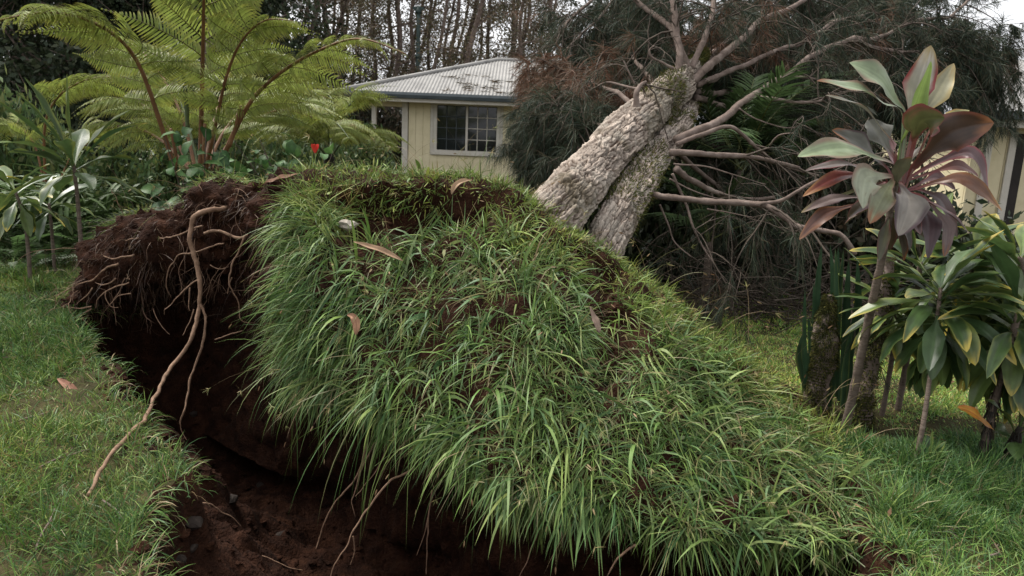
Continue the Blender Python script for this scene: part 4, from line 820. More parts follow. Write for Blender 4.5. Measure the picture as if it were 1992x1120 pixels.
# ------------------------------------------------------------------ low ferns, strappy clumps, broad-leaved bushes
def sword_frond(seed, n=30):
    rng = np.random.default_rng(seed); acc = Acc(); t = np.linspace(0, 1, 12); sp = np.stack([t * .9, .04 * np.sin(t * 2 + seed), .38 * t - .55 * t ** 2], 1)
    tube(acc, sp, np.linspace(.005, .0015, 12), 4, col=(.07, .08, .03), cap=False); p = catmull(sp, n); tan = nrm(np.gradient(p, axis=0)); x = np.linspace(0, 1, n)
    for sgn in (-1, 1):
        l = .085 * np.sin(np.clip(x * 1.3 + .3, 0, 1.5)) * (1 - .8 * ss(.5, 1, x)) + .006; d = nrm(np.stack([np.full(n, .25), np.full(n, sgn * 1.0), rng.uniform(-.2, .2, n)], 1))
        pts = grow(p, d, l, .1, d * 0, 3); strips(acc, pts, np.array([.9, 1, 0])[None] * np.full((n, 1), .0105), nrm(np.cross(d, np.array([0, 0, 1.0]))), np.array([.06, .105, .035]) * rng.uniform(.8, 1.25, (n, 1)))
    return acc.mesh('frond', M_fern)
SWF = [sword_frond(k) for k in range(3)]
def strap_leaf(seed):
    acc = Acc(); rng = np.random.default_rng(seed); leaf_mesh(acc, [np.array([0, 0, 0]), np.array([.16, 0, .28]), np.array([.36, .01, .42]), np.array([.58, .02, .40]), np.array([.78, .02, .26])], .055, (-.5, 0, 1), (.075, .125, .04), None, None, rib=(.10, .15, .055), pet=.02, wmax=.4, seed=seed, nt=12, ns=2); return acc.mesh('leaf', M_leaf)
STL = [strap_leaf(k) for k in range(3)]
def rosette(name, label, cat, loc, data, nm, n, sc, group, seed, el=(70, 5)):
    rng = np.random.default_rng(seed); t = thing(name, label, cat, loc, group)
    for k in range(n):
        az = k * 2.4 + rng.uniform(-.3, .3); e = math.radians(rng.uniform(*sorted(el)) * .55); R3 = np.array(Matrix.Rotation(az, 3, 'Z') @ Matrix.Rotation(-e, 3, 'Y') @ Matrix.Rotation(rng.uniform(-.3, .3), 3, 'X'))
        link(nm, data[rng.integers(len(data))], t, mat4=mat4(R3, (0, 0, 0), sc * rng.uniform(.75, 1.15)))
    return t
for k, (x, y, s_) in enumerate(((10, 480, 1.3), (60, 475, 1.3), (110, 485, 1.3), (150, 500, 1.2), (80, 505, 1.2), (30, 510, 1.2), (60, 500, .8), (110, 520, .7), (35, 540, .6), (205, 405, .9), (255, 395, .9), (170, 500, .6), (5, 500, .8))):
    rosette('sword_fern', 'low sword fern with narrow green fronds in the rough grass', 'fern', G(x, y), SWF, 'frond', 14, s_ * 1.15, 'low ferns in the rough grass', 50 + k)
for k, (x, y, s_) in enumerate(((40, 490, 1.1), (95, 495, 1.0), (130, 485, 1.2), (-10, 500, 1.1), (170, 480, 1.0), (215, 470, .9), (140, 500, .8), (250, 440, .9), (285, 425, 1.0), (225, 425, 1.0), (320, 420, 1.0), (190, 445, .9), (95, 490, .7))):
    rosette('strappy_lily', 'strappy leaved green clump beside the torn edge of the mound', 'plant', G(x, y), STL, 'leaf', 18, s_ * 1.1, 'strappy clumps by the mound', 70 + k, (90, 20))
def heart_leaf(seed, col):
    acc = Acc(); t = np.linspace(0, 1, 9); leaf_mesh(acc, [np.array([0, 0, 0]), np.array([.08, 0, .03]), np.array([.2, 0, .03]), np.array([.32, 0, -.02])], .22, (0, 0, 1), col, None, None, rib=np.array(col) * 1.3, pet=.12, wmax=.38, seed=seed, nt=10, ns=2, fold=.18, ripple=.03); return acc.mesh('leaf', M_leaf)
HL = [heart_leaf(1, (.06, .13, .04)), heart_leaf(2, (.08, .16, .045)), heart_leaf(3, (.045, .10, .035))]
def leafy_bush(name, label, loc, rad, n, sc, seed, group=None, data=HL):
    rng = np.random.default_rng(seed); t = thing(name, label, 'bush', loc, group); a_ = Acc()
    for k in range(9):
        e = np.array([rng.normal(0, .5) * rad[0], rng.normal(0, .4) * rad[1], rad[2] * rng.uniform(.5, .95)]); tube(a_, catmull([np.zeros(3) - np.array([0, 0, .03]), e * np.array([.4, .4, .5]), e], 8), np.linspace(.012, .004, 8), 5)
    a_.obj('stem', M_twig, t)
    for k in range(n):
        v = nrm(rng.normal(0, 1, 3)) * rng.uniform(.55, 1.0); v[2] = abs(v[2]); p = v * np.array(rad); d = nrm(np.array([v[0], v[1], .1]) + rng.normal(0, .4, 3) + np.array([0, 0, -.3])); link('leaf', data[rng.integers(len(data))], t, mat4=mat4(rot_to(d, nrm(np.array([0, -.35, 1.0]) + rng.normal(0, .35, 3))), p, sc * rng.uniform(.6, 1.2)))
    return t
leafy_bush('broadleaf_bush', 'bright green heart leaved bush around the feet of the large fern stalks', gxy(385, 330, 7.3), (.48, .40, 1.62), 170, .62, 81)
leafy_bush('broadleaf_bush', 'heart leaved green bush behind the red flower', gxy(585, 300, 8.6), (.9, .4, 1.55), 170, .6, 82)
leafy_bush('broadleaf_bush', 'low heart leaved bush between the fern and the mound top', gxy(490, 300, 8.2), (.5, .35, 1.35), 110, .6, 83)

# red flower
fp = P(613, 294, 6.2); t = thing('red_flower', 'small red flower on a thin stalk above the mound grass', 'flower', (fp[0], fp[1], 0))
a_ = Acc(); tube(a_, catmull([np.array([fp[0], fp[1], 0]), np.array([fp[0] + .02, fp[1], fp[2] * .6]), fp], 10), .004, 5); a_.obj('stalk', M_grachis, t, (fp[0], fp[1], 0))
for k in range(6):
    a_ = Acc(); d = np.array([math.cos(k) * .5, math.sin(k) * .5, 1]); leaf_mesh(a_, [fp - np.array([0, 0, .02]), fp + d * .03, fp + d * .06], .03, (0, -1, .3), (.5, .03, .02), pet=.05, nt=7, ns=1); a_.obj('petal', M_red, t, (fp[0], fp[1], 0))
#PART3
# ------------------------------------------------------------------ houses
def wbox(name, mat, parent, loc, lo, hi):
    a_ = Acc(); lo = np.minimum(lo, hi).astype(float); hi_ = np.maximum(lo, hi).astype(float); box(a_, lo, hi_); o = a_.obj(name, mat, parent, loc, smooth=False)
    bv = o.modifiers.new('edge', 'BEVEL'); bv.width = .006; bv.segments = 1; return o
YW = 20.8
def hx(px_, py_=250, Y=YW): return float(P(px_, py_, Y)[0])
def hz(px_, py_, Y=YW): return float(P(px_, py_, Y)[2])
xL, xE, xR = hx(782), float(P(676, 182, 20.1)[0]), hx(1210)
zE = hz(830, 192, 20.1); h_loc = np.array([xL, YW, 0])
house = thing('yellow_house', 'pale yellow house with grey corrugated roof and gridded window behind the mound', 'house', h_loc)
zt = zE - .06; bw = .2; k = 0; x = xL + .18
wx0, wx1, wz0, wz1 = hx(850), hx(966), hz(905, 293), hz(905, 206)
wbox('corner_post', M_trim, house, h_loc, (xL, YW - .03, 0), (xL + .16, YW + .12, zt))
while x < xR:
    x2 = min(x + bw - .004, xR)
    if x2 > wx0 - .11 and x < wx1 + .11:
        wbox('board', M_yellow, house, h_loc, (x, YW, 0), (x2, YW + .02, wz0 - .14)); wbox('board', M_yellow, house, h_loc, (x, YW, wz1 + .10), (x2, YW + .02, zt))
        if x < wx0 - .11: wbox('trim_board', M_trim, house, h_loc, (x, YW - .01, wz0 - .14), (wx0 - .092, YW + .018, wz1 + .10))
        if x2 > wx1 + .11: wbox('trim_board', M_trim, house, h_loc, (wx1 + .092, YW - .01, wz0 - .14), (x2, YW + .018, wz1 + .10))
    else: wbox('board', M_yellow, house, h_loc, (x, YW, 0), (x2, YW + .02, zt))
    x += bw
wbox('wall', M_yellow, house, h_loc, (xL + .02, YW + .023, 0), (xR, YW + .16, wz0 - .1)); wbox('wall', M_yellow, house, h_loc, (xL + .02, YW + .023, wz1 + .08), (xR, YW + .16, zt))
wbox('side_wall', M_yellow, house, h_loc, (xL + .02, YW + .17, 0), (xL + .12, YW + 7, zt))
a_ = Acc(); fw = .09
for lo, hi in (((wx0 - fw, YW - .035, wz0), (wx0, YW + .04, wz1)), ((wx1, YW - .035, wz0), (wx1 + fw, YW + .04, wz1)), ((wx0 - fw, YW - .037, wz1), (wx1 + fw, YW + .042, wz1 + fw)), ((wx0 - fw - .04, YW - .07, wz0 - .13), (wx1 + fw + .04, YW + .045, wz0)),
               (((wx0 + wx1) / 2 - .03, YW - .02, wz0), ((wx0 + wx1) / 2 + .03, YW + .038, wz1))): box(a_, lo, hi)
win = a_.obj('window', M_trim, house, h_loc, smooth=False)
for sgn in (0, 1):
    a0 = wx0 + sgn * ((wx1 - wx0) / 2 + .03); a1 = (wx0 + wx1) / 2 - .03 + sgn * ((wx1 - wx0) / 2 + .03); gw = (a1 - a0) / 3; gh = (wz1 - wz0) / 4
    for i in range(3):
        for j in range(4): wbox('pane', M_glass, win, h_loc, (a0 + i * gw + .012, YW + .035, wz0 + j * gh + .012), (a0 + (i + 1) * gw - .012, YW + .045, wz0 + (j + 1) * gh - .012))
    mm = M_trim if sgn else M_gutter
    for i in (1, 2): wbox('muntin', mm, win, h_loc, (a0 + i * gw - .011, YW + .022, wz0 + .002), (a0 + i * gw + .011, YW + .034, wz1 - .002))
    for j in (1, 2, 3): wbox('muntin', mm, win, h_loc, (a0 + .002, YW + .020, wz0 + j * gh - .011), (a1 - .002, YW + .033, wz0 + j * gh + .011))
wbox('room', M_dark, house, h_loc, (wx0 - .3, YW + .6, .1), (wx1 + .3, YW + .7, zt))
# porch beam, eave, gutter
wbox('porch_beam', M_yellow, house, h_loc, (xE + .45, YW - .02, hz(740, 206)), (xL - .003, YW + .14, zt - .02))
wbox('porch_post', M_trim, house, h_loc, (xE + .5, YW, 0), (xE + .62, YW + .12, hz(740, 206)))
wbox('soffit', M_trim, house, h_loc, (xE + .05, 20.16, zt), (xR + .3, YW + 6.8, zt + .03))
wbox('fascia', M_trim, house, h_loc, (xE + .04, 20.12, zE - .10), (xR + .3, 20.155, zE + .06))
a_ = Acc(); gp = np.array([[0, .10], [-.09, .10], [-.12, .03], [-.10, -.05], [0, -.06]]); n_ = len(gp)
V = np.concatenate([np.stack([np.full(n_, xx), 20.11 + gp[:, 0], zE + .05 + gp[:, 1]], 1) for xx in (xE - .05, xR + .3)]); a_.add(V, [[i, i + 1, n_ + i + 1, n_ + i] for i in range(n_ - 1)], [[0, 1, 2], [0, 2, 3], [0, 3, 4]]); a_.obj('gutter', M_gutter, house, h_loc, smooth=False)
wbox('side_gutter', M_gutter, house, h_loc, (xE - .06, 20.13, zE), (xE + .02, YW + 6.8, zE + .14))
ap = P(968, 118, 24.2); rise = ap[2] - (zE + .12); xA = ap[0]
def roof_z(x, y):                                     # front slope against left hip slope
    f = (y - 20.05) / (24.2 - 20.05); l = (x - (xE - .06)) / (xA - xE + .06); return np.minimum(np.minimum(f, l), 1.0)
nx = 1000; rx = np.linspace(xE - .06, xR + .35, nx); ny = 14; a_ = Acc()
lim = np.clip((rx - (xE - .06)) / (xA - xE + .06), .004, 1); yy = 20.05 + (24.2 - 20.05) * lim[:, None] * np.linspace(0, 1, ny)[None]
zz = zE + .135 + rise * (yy - 20.05) / (24.2 - 20.05) + .011 * np.sin(rx * 2 * math.pi / .095)[:, None]
a_.add(np.stack([rx[:, None] + 0 * yy, yy, zz], -1).reshape(-1, 3), grid_faces(nx, ny)); rf = a_.obj('roof', M_roof, house, h_loc)
sm = rf.modifiers.new('thickness', 'SOLIDIFY'); sm.thickness = .012
a_ = Acc(); y2 = np.linspace(20.05, 27.6, 200); lim = np.clip(np.minimum((y2 - 20.05) / 4.15, (27.6 - y2) / 3.4), .004, 1); xx = (xE - .06) + (xA - xE + .06) * lim[:, None] * np.linspace(0, 1, 8)[None]
zz = zE + .135 + rise * (xx - xE + .06) / (xA - xE + .06) + .011 * np.sin(y2 * 2 * math.pi / .095)[:, None]
a_.add(np.stack([xx, y2[:, None] + 0 * xx, zz - .004], -1).reshape(-1, 3), grid_faces(200, 8)); a_.obj('hip_roof', M_roof, house, h_loc)
a_ = Acc(); tube(a_, [np.array([xE - .06, 20.05, zE + .16]), np.array([xA, 24.2, zE + .15 + rise]), np.array([xR + .3, 24.2, zE + .15 + rise])], .07, 8); a_.obj('ridge_cap', M_roof, house, h_loc)
for k in range(26):                                   # fallen twigs and needles lying on the sheets
    fx = RNG.uniform(.45, 1.0); xx = xE + (xA + 1.6 - xE) * fx; yq = 20.3 + RNG.random() * 3.2 * min(1, fx); a_ = Acc(); z0 = zE + .16 + rise * (yq - 20.05) / 4.15
    if (xx - xE) / (xA - xE) < (yq - 20.05) / 4.15 + .1: continue
    n_ = 14; b = np.array([xx, yq, z0]) + RNG.normal(0, .05, (n_, 3)) * np.array([1.6, 1, .1]); d = nrm(RNG.normal(0, 1, (n_, 3)) * np.array([1, .5, .15]) + np.array([0, 0, .12]))
    strips(a_, np.stack([b, b + d * .08, b + d * .17], 1), np.array([.01, .009, 0])[None], nrm(RNG.normal(0, 1, (n_, 3))), pick([[.10, .07, .045], [.06, .05, .03]], n_)); o = a_.obj('fallen_needles', M_needle, None); o['kind'] = 'stuff'; tag(o, 'dark clump of fallen needles lying on the corrugated roof', 'debris', 'needles on the roof')

# second building behind the ti plants
YH = 13.5; r_loc = np.array([float(P(1905, 300, YH)[0]), YH, 0]); house2 = thing('cream_outbuilding', 'cream boarded building with dark gutter behind the green ti plants', 'house', r_loc)
def sx(p, y=300): return float(P(p, y, YH)[0])
ze2 = float(P(1960, 236, YH - .5)[2]); xa, xb = sx(1890), sx(2350); x = xa
while x < xb:
    wbox('board', M_yellow, house2, r_loc, (x, YH, 0), (min(x + .292, xb), YH + .05, ze2 - .04)); x += .3
for p0_ in (1912, 1958):
    wbox('trim_board', M_trim, house2, r_loc, (sx(p0_), YH - .04, 0), (sx(p0_) + .13, YH - .003, ze2 - .05))
wbox('shade_panel', M_dark, house2, r_loc, (sx(1962), YH - .02, 0), (sx(1992), YH - .004, 1.95)); wbox('fascia', M_trim, house2, r_loc, (sx(1855), YH - .5, ze2 - .10), (xb + .3, YH - .46, ze2 + .04)); wbox('soffit', M_trim, house2, r_loc, (sx(1855), YH - .455, ze2 - .02), (xb + .3, YH + 3, ze2 + .01))  # dark panel added on the boards in place of porch shade, no real doorway
wbox('gutter', M_gutter, house2, r_loc, (sx(1845), YH - .63, ze2 + .03), (xb + .3, YH - .505, ze2 + .17))
a_ = Acc(); rx = np.linspace(sx(1850), xb + .3, 300); yy = np.linspace(YH - .55, YH + 4, 8); a_.add(np.stack([rx[:, None] + 0 * yy, 0 * rx[:, None] + yy, ze2 + .18 + .30 * (yy[None] - YH + .55) + .014 * np.sin(rx * 48)[:, None]], -1).reshape(-1, 3), grid_faces(300, 8)); a_.obj('roof', M_roof, house2, r_loc)
wbox('side_wall', M_yellow, house2, r_loc, (xa, YH + .06, 0), (xa + .06, YH + 4, ze2 - .05))

# utility pole
up = P(812, 200, 30.0); t = thing('utility_pole', 'slim dark green utility pole standing behind the corrugated roof', 'pole', (up[0], up[1], 0))
zt_ = float(P(815, 12, 30.0)[2]); a_ = Acc(); tube(a_, [np.array([up[0], up[1], z]) for z in np.linspace(-.3, zt_, 8)], np.linspace(.10, .075, 8), 10); a_.obj('pole', M_pole, t, (up[0], up[1], 0))
for z in (zt_ - .25, zt_ - 1.9):
    a_ = Acc(); tube(a_, [np.array([up[0], up[1], z]), np.array([up[0], up[1], z + .12])], .13, 10); a_.obj('collar', M_pole, t, (up[0], up[1], 0))
a_ = Acc(); box(a_, (up[0] - .22, up[1] - .05, zt_ - .12), (up[0] + .22, up[1] + .05, zt_ - .02)); a_.obj('crossarm', M_pole, t, (up[0], up[1], 0), smooth=False)

# ------------------------------------------------------------------ background trees
def leaves(acc, p, size, cols, stretch=2.2, droop=.4, bend=True):
    n = len(p); d = nrm(RNG.normal(0, 1, (n, 3)) + np.array([0, 0, -droop])); s = nrm(np.cross(d, RNG.normal(0, 1, (n, 3)))); L = size * RNG.uniform(.6, 1.3, (n, 1)); W = L / stretch * .5
    m_ = p + d * L * .45; V = np.stack([p, m_ + s * W, p + d * L, m_ - s * W], 1); acc.add(V.reshape(-1, 3), np.arange(n * 4).reshape(-1, 4), None, np.repeat(cols, 4, 0))
def bg_tree(seed, H, r0, crown0, spread, nlimb, nleaf, lsize, pal, lean=(.06, 0), tw_=True, stretch=2.2):
    """returns (trunk mesh, crown mesh)"""
    rng = np.random.default_rng(seed); q = catmull(np.array([[lean[0] * z + rng.normal(0, .012 * H) * (z > 0), lean[1] * z + rng.normal(0, .012 * H) * (z > 0), z] for z in np.linspace(-.2, H, 7)]), 40)
    tr = Acc(); tube(tr, q, np.linspace(r0, r0 * .3, 40), 7, cap=False, wob=.06); cr = Acc(); P_ = []
    for k in range(nlimb):
        z = crown0 + (1 - crown0) * rng.random() ** 1.1; i = int(z * 39); az = rng.uniform(0, 6.28); el = rng.uniform(.1, .9); L = spread * rng.uniform(.45, 1.0) * (1 - .45 * z); d = np.array([math.cos(az) * math.cos(el), math.sin(az) * math.cos(el), math.sin(el)]); pts = [q[i]]
        for s_ in range(5): d = nrm(d + rng.normal(0, .18, 3) + np.array([0, 0, .04])); pts.append(pts[-1] + d * L / 5)
        pts = np.array(pts); tube(tr, pts, np.linspace(r0 * .28, r0 * .06, 6), 4, cap=False)
        for j in range(4):
            b = pts[rng.integers(2, 6)]; e = nrm(rng.normal(0, 1, 3) + d * .5); l2 = L * rng.uniform(.2, .45); p2 = b + e * np.linspace(0, l2, 4)[:, None]; tube(tr, p2, np.linspace(r0 * .09, r0 * .03, 4), 3, cap=False); P_.append(p2[1:])
        P_.append(pts[2:])
    P_ = np.concatenate(P_); c = P_[rng.integers(len(P_), size=nleaf)] + rng.normal(0, spread * .085, (nleaf, 3)); leaves(cr, c, lsize, pick(pal, nleaf) * RNG.uniform(.7, 1.3, (nleaf, 1)), stretch)
    return tr.mesh('trunk', M_branch), cr.mesh('crown', M_leaf)
EUC = [[.10, .085, .045], [.12, .092, .055], [.08, .08, .04], [.15, .105, .065], [.07, .065, .035]]
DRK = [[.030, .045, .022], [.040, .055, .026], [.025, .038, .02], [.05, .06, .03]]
EV = [bg_tree(200 + k, 12.5, .12, .13, 2.3, 28, 5000, .11, EUC, (.05 + .03 * k, 0)) for k in range(4)]
DV = [bg_tree(300 + k, 11.0, .20, .08, 4.2, 44, 15000, .19, DRK, (.02, 0), stretch=1.9) for k in range(3)]
def put_tree(name, label, cat, group, var, x, y, s, rz, tilt=0.0, tone=None):
    t = thing(name, label, cat, (x, y, 0), group); t.rotation_euler = (0, tilt, rz); t.scale = (s, s, s); link('trunk', var[0], t); link('crown', var[1], t); return t
rg = np.random.default_rng(5)
for k in range(40):
    pxx = 470 + (1060 - 470) * ((k * .618) % 1) + rg.uniform(-8, 8); Yt = rg.uniform(29, 44); p = P(pxx, 200, Yt)
    put_tree('eucalyptus_tree', 'slender leaning gum tree with sparse brown green leaves behind the house', 'tree', 'gum trees behind the house', EV[k % 4], p[0], Yt, rg.uniform(.85, 1.3), rg.uniform(-.5, .5), rg.uniform(-.02, .08))
for k in range(13):
    pxx = -160 + 56 * k + rg.uniform(-15, 15); Yt = rg.uniform(24.5, 31); p = P(pxx, 200, Yt)
    put_tree('forest_tree', 'dense dark evergreen tree at the edge of the wood beyond the path', 'tree', 'dark trees beyond the path', DV[k % 3], p[0], Yt, rg.uniform(.9, 1.25), rg.uniform(0, 6.28))
for k in range(6):
    pxx = 1150 + 150 * k + rg.uniform(-30, 30); Yt = rg.uniform(24, 34); p = P(pxx, 200, Yt)
    put_tree('forest_tree', 'dark evergreen tree standing behind the crown of the fallen tree', 'tree', 'trees behind the fallen crown', DV[k % 3], p[0], Yt, rg.uniform(.5, .75) * (1.0 if pxx < 1800 else .55), rg.uniform(0, 6.28))
# bushes
def bush_mesh(seed, n, lsize, pal, stretch=2.4, clump=46):
    rng = np.random.default_rng(seed); st = Acc(); cr = Acc(); c = nrm(rng.normal(0, 1, (clump, 3))) * rng.uniform(.45, .95, (clump, 1)); c[:, 2] = np.abs(c[:, 2]) * .95 + .04
    for k in range(0, clump, 2): tube(st, catmull([np.array([0, 0, -.03]), c[k] * np.array([.35, .35, .5]), c[k]], 6), np.linspace(.03, .006, 6), 4, cap=False)
    p = c[rng.integers(clump, size=n)] + rng.normal(0, .13, (n, 3)); p[:, 2] = np.maximum(p[:, 2], .0); leaves(cr, p, lsize, pick(pal, n) * RNG.uniform(.65, 1.3, (n, 1)), stretch)
    return st.mesh('stem', M_twig), cr.mesh('foliage', M_leaf)
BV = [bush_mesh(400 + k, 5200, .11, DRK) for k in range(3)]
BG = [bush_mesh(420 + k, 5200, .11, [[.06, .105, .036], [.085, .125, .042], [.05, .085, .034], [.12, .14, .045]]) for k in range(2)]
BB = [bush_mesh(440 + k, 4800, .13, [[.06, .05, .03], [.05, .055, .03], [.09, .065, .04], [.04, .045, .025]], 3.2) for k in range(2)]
def put_bush(label, group, var, x, y, sc, rz): 
    t = thing('bush', label, 'bush', (x, y, 0), group); t.scale = sc; t.rotation_euler = (0, 0, rz); link('stem', var[0], t); link('foliage', var[1], t); return t
for k in range(12):
    pxx = -120 + 62 * k; Yt = rg.uniform(23.2, 25); p = P(pxx, 250, Yt); put_bush('dark leafy bush along the wood edge beyond the path', 'bushes at the wood edge', BV[k % 3], p[0], Yt, (1.6, 1.3, rg.uniform(1.6, 2.6)), rg.uniform(0, 6))
for k, (pxx, Yt, sx_, sz_) in enumerate(((-40, 11.0, 1.0, 2.0), (45, 12.0, 1.0, 1.75), (240, 10.5, .8, 1.2), (310, 11.0, .9, 1.3), (470, 10.5, .9, 1.3), (540, 12.0, 1.0, 1.5))):
    p = P(pxx, 300, Yt); put_bush('green leafy bush growing among the tree fern fronds', 'bushes among the tree ferns', BG[k % 2], p[0], Yt, (sx_, .8, sz_), rg.uniform(0, 6))
for k, (x, y, s_) in enumerate(((300, 455, 1.0), (265, 470, .9), (330, 430, 1.0), (20, 470, 1.1), (75, 455, 1.0), (120, 470, 1.0), (215, 480, .8), (355, 415, 1.0))):
    rosette('sword_fern', 'leafy low fern filling the gap between the ti plants and the tree fern', 'fern', G(x, y), SWF, 'frond', 16, s_ * 1.25, 'ferns between the ti plants and the tree fern', 150 + k)
for k, (pxx, Yt, sx_, sz_) in enumerate(((690, 14.5, 1.1, 1.5), (620, 15.5, 1.3, 1.9), (560, 17, 1.5, 2.3))):
    p = P(pxx, 300, Yt); put_bush('green leafy bush crowding the open porch', 'bushes by the porch', BG[k % 2], p[0], Yt, (sx_, .9, sz_), rg.uniform(0, 6))
for k in range(9):
    pxx = 470 + 75 * k; Yt = rg.uniform(28, 31); p = P(pxx, 200, Yt); put_bush('brown green thicket under the gum trees behind the house', 'thickets under the gum trees', BB[k % 2], p[0], Yt, (2.0, 1.5, rg.uniform(2.4, 3.8)), rg.uniform(0, 6))
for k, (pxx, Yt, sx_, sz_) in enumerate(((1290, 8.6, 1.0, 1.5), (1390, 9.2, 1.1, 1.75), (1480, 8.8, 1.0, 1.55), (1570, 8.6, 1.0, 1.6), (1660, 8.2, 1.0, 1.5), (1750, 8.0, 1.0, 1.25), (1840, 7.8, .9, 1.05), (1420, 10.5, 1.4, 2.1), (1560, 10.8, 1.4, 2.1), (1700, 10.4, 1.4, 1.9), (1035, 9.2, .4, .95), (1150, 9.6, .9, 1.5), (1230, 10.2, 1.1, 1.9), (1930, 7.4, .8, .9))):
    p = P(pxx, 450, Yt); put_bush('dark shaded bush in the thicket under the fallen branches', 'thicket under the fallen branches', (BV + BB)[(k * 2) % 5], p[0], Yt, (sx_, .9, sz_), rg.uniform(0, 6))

# ------------------------------------------------------------------ palms under the branches
def palm_frond(seed, n=34, L=1.2):
    rng = np.random.default_rng(seed); acc = Acc(); t = np.linspace(0, 1, 14); sp = np.stack([t * L * .85, .05 * np.sin(2 * t + seed), .75 * t * L * (1 - .55 * t)], 1); tube(acc, sp, np.linspace(.011, .003, 14), 5, col=(.10, .11, .035), cap=False)
    p = catmull(sp, 60)[np.linspace(14, 59, n).astype(int)]; x = np.linspace(0, 1, n)
    for sgn in (-1, 1):
        l = (.42 * np.sin(np.clip(x * 1.8 + .7, 0, 2.6)) + .12) * L * .62; d = nrm(np.stack([np.full(n, .75), np.full(n, sgn * .8), np.full(n, .25)], 1) + rng.normal(0, .07, (n, 3))); pts = grow(p, d, l, .16, d * 0, 6)
        strips(acc, pts, np.array([.5, 1, 1, .8, .5, 0])[None] * np.full((n, 1), .011), nrm(np.cross(d, np.array([.2, 0, 1.0]))), np.array([.05, .085, .03]) * rng.uniform(.75, 1.3, (n, 1)))
    return acc.mesh('frond', M_leaf)
PF = [palm_frond(k) for k in range(3)]
for k, (pxx, pyy, Yt, nf, s_, lab) in enumerate(((1440, 330, 7.6, 12, 1.15, 'green feather palm growing through the fallen branches'), (1560, 340, 8.0, 9, .9, 'small dark palm behind the long bare lower branch'), (1380, 470, 6.9, 9, .75, 'low shaded palm beneath the twin trunks'), (1385, 300, 7.9, 7, .7, 'slim palm standing close behind the upper trunk fork'))):
    p = P(pxx, pyy, Yt); t = thing('palm', lab, 'palm', (p[0], p[1], 0)); a_ = Acc(); tube(a_, [np.array([0, 0, -.1]), np.array([.01, 0, p[2] * .5]), np.array([0, 0, max(p[2], .15)])], [.05, .04, .035], 8); a_.obj('trunk', M_stem, t)
    for j in range(nf):
        R3 = np.array(Matrix.Rotation(j * 2.4 + k, 3, 'Z') @ Matrix.Rotation(-random.uniform(-.15, .75), 3, 'Y')); link('frond', PF[j % 3], t, mat4=mat4(R3, (0, 0, max(p[2], .15)), s_ * random.uniform(.8, 1.1)))
# brush pile
bp = G(1510, 640); t = thing('brush_pile', 'low pile of dry brown twigs at the edge of the shaded thicket', 'brush', (bp[0], bp[1] + .5, 0)); a_ = Acc()
for k in range(420):
    c = np.array([bp[0] + RNG.normal(.25, .75), bp[1] + .5 + RNG.normal(0, .22), abs(RNG.normal(.0, .24))]); d = nrm(RNG.normal(0, 1, 3) * np.array([1, .7, .45])); L = RNG.uniform(.15, .5); tube(a_, catmull([c - d * L, c + RNG.normal(0, .05, 3), c + d * L], 6), np.linspace(.006, .002, 6), 4, cap=False)
o = a_.obj('twigs', M_twig, t, (bp[0], bp[1] + .5, 0)); o['kind'] = 'stuff'

# ------------------------------------------------------------------ snake plant, mossy stump, mossy post
sb = G(1612, 790); t = thing('snake_plant', 'clump of tall upright dark green sword leaves behind the mossy stump', 'plant', sb)
for k in range(18):
    tx = 1562 + 112 * ((k * .618) % 1); top = 475 + 170 * random.random() ** 1.3 + (40 if tx < 1580 else 0); b = P(1570 + 85 * ((k * .618) % 1), 770, sb[1] + random.uniform(-.1, .25)); b[2] = -.02; e = P(tx, top, b[1] + random.uniform(-.1, .05))
    a_ = Acc(); leaf_mesh(a_, [b, b * .66 + e * .34 + np.array([random.uniform(-.02, .02), 0, 0]), b * .33 + e * .67 + np.array([random.uniform(-.03, .03), 0, 0]), e], random.uniform(.04, .062), (random.uniform(-.8, .8), -1, 0), np.array([.028, .06, .03]) * random.uniform(.8, 1.3), edge=(.10, .13, .04) if k % 3 == 0 else None, fold=.35, ripple=.05, sharp=True, nt=16, ns=3, seed=k + 60); a_.obj('leaf', M_ti, t, sb)
def mossy(name, label, pts, rad, seed, nm):
    q = catmull(np.array([P(*p) for p in pts]), 70); q[0][2] = min(q[0][2], -.03); b = np.array([q[0][0], q[0][1], 0]); t = thing(name, label, 'stump', b); r = np.interp(np.linspace(0, 1, 70), np.linspace(0, 1, len(rad)), rad); tt, N, B = frames(q); th = np.linspace(0, 6.2832, 44, endpoint=False); D = np.cos(th)[None, :, None] * N[:, None] + np.sin(th)[None, :, None] * B[:, None]
    base = q[:, None] + r[:, None, None] * D; R = r[:, None] * (1 + .38 * fbm(base, 9, 4, seed) + .12 * fbm(base, 40, 2, seed + 2)); V = q[:, None] + R[..., None] * D; acc = Acc(); acc.add(np.concatenate([V.reshape(-1, 3), q[-1:]]), grid_faces(70, 44, True), [[70 * 44, 69 * 44 + k, 69 * 44 + (k + 1) % 44] for k in range(44)]); acc.obj('wood', M_bark if nm else M_branch, t, b)
    acc2 = Acc(); n = 9000; wgt = ss(-.25, .35, fbm(V, 6, 3, seed + 7)).ravel() + .08; idx = RNG.choice(len(wgt), n, p=wgt / wgt.sum()); p = V.reshape(-1, 3)[idx]; nn = np.broadcast_to(D, V.shape).reshape(-1, 3)[idx]; d = nrm(nn + RNG.normal(0, .5, (n, 3)) + np.array([0, 0, -.2])); strips(acc2, grow(p, d, RNG.uniform(.008, .03, n), .3, nn * 0, 3), np.array([1, .8, 0])[None] * .0036, nrm(RNG.normal(0, 1, (n, 3))), pick([[.075, .08, .025], [.05, .055, .02], [.12, .11, .03], [.035, .04, .018]], n) * RNG.uniform(.7, 1.3, (n, 1))); o = acc2.obj('moss', M_moss, t, b); o['kind'] = 'stuff'; return t
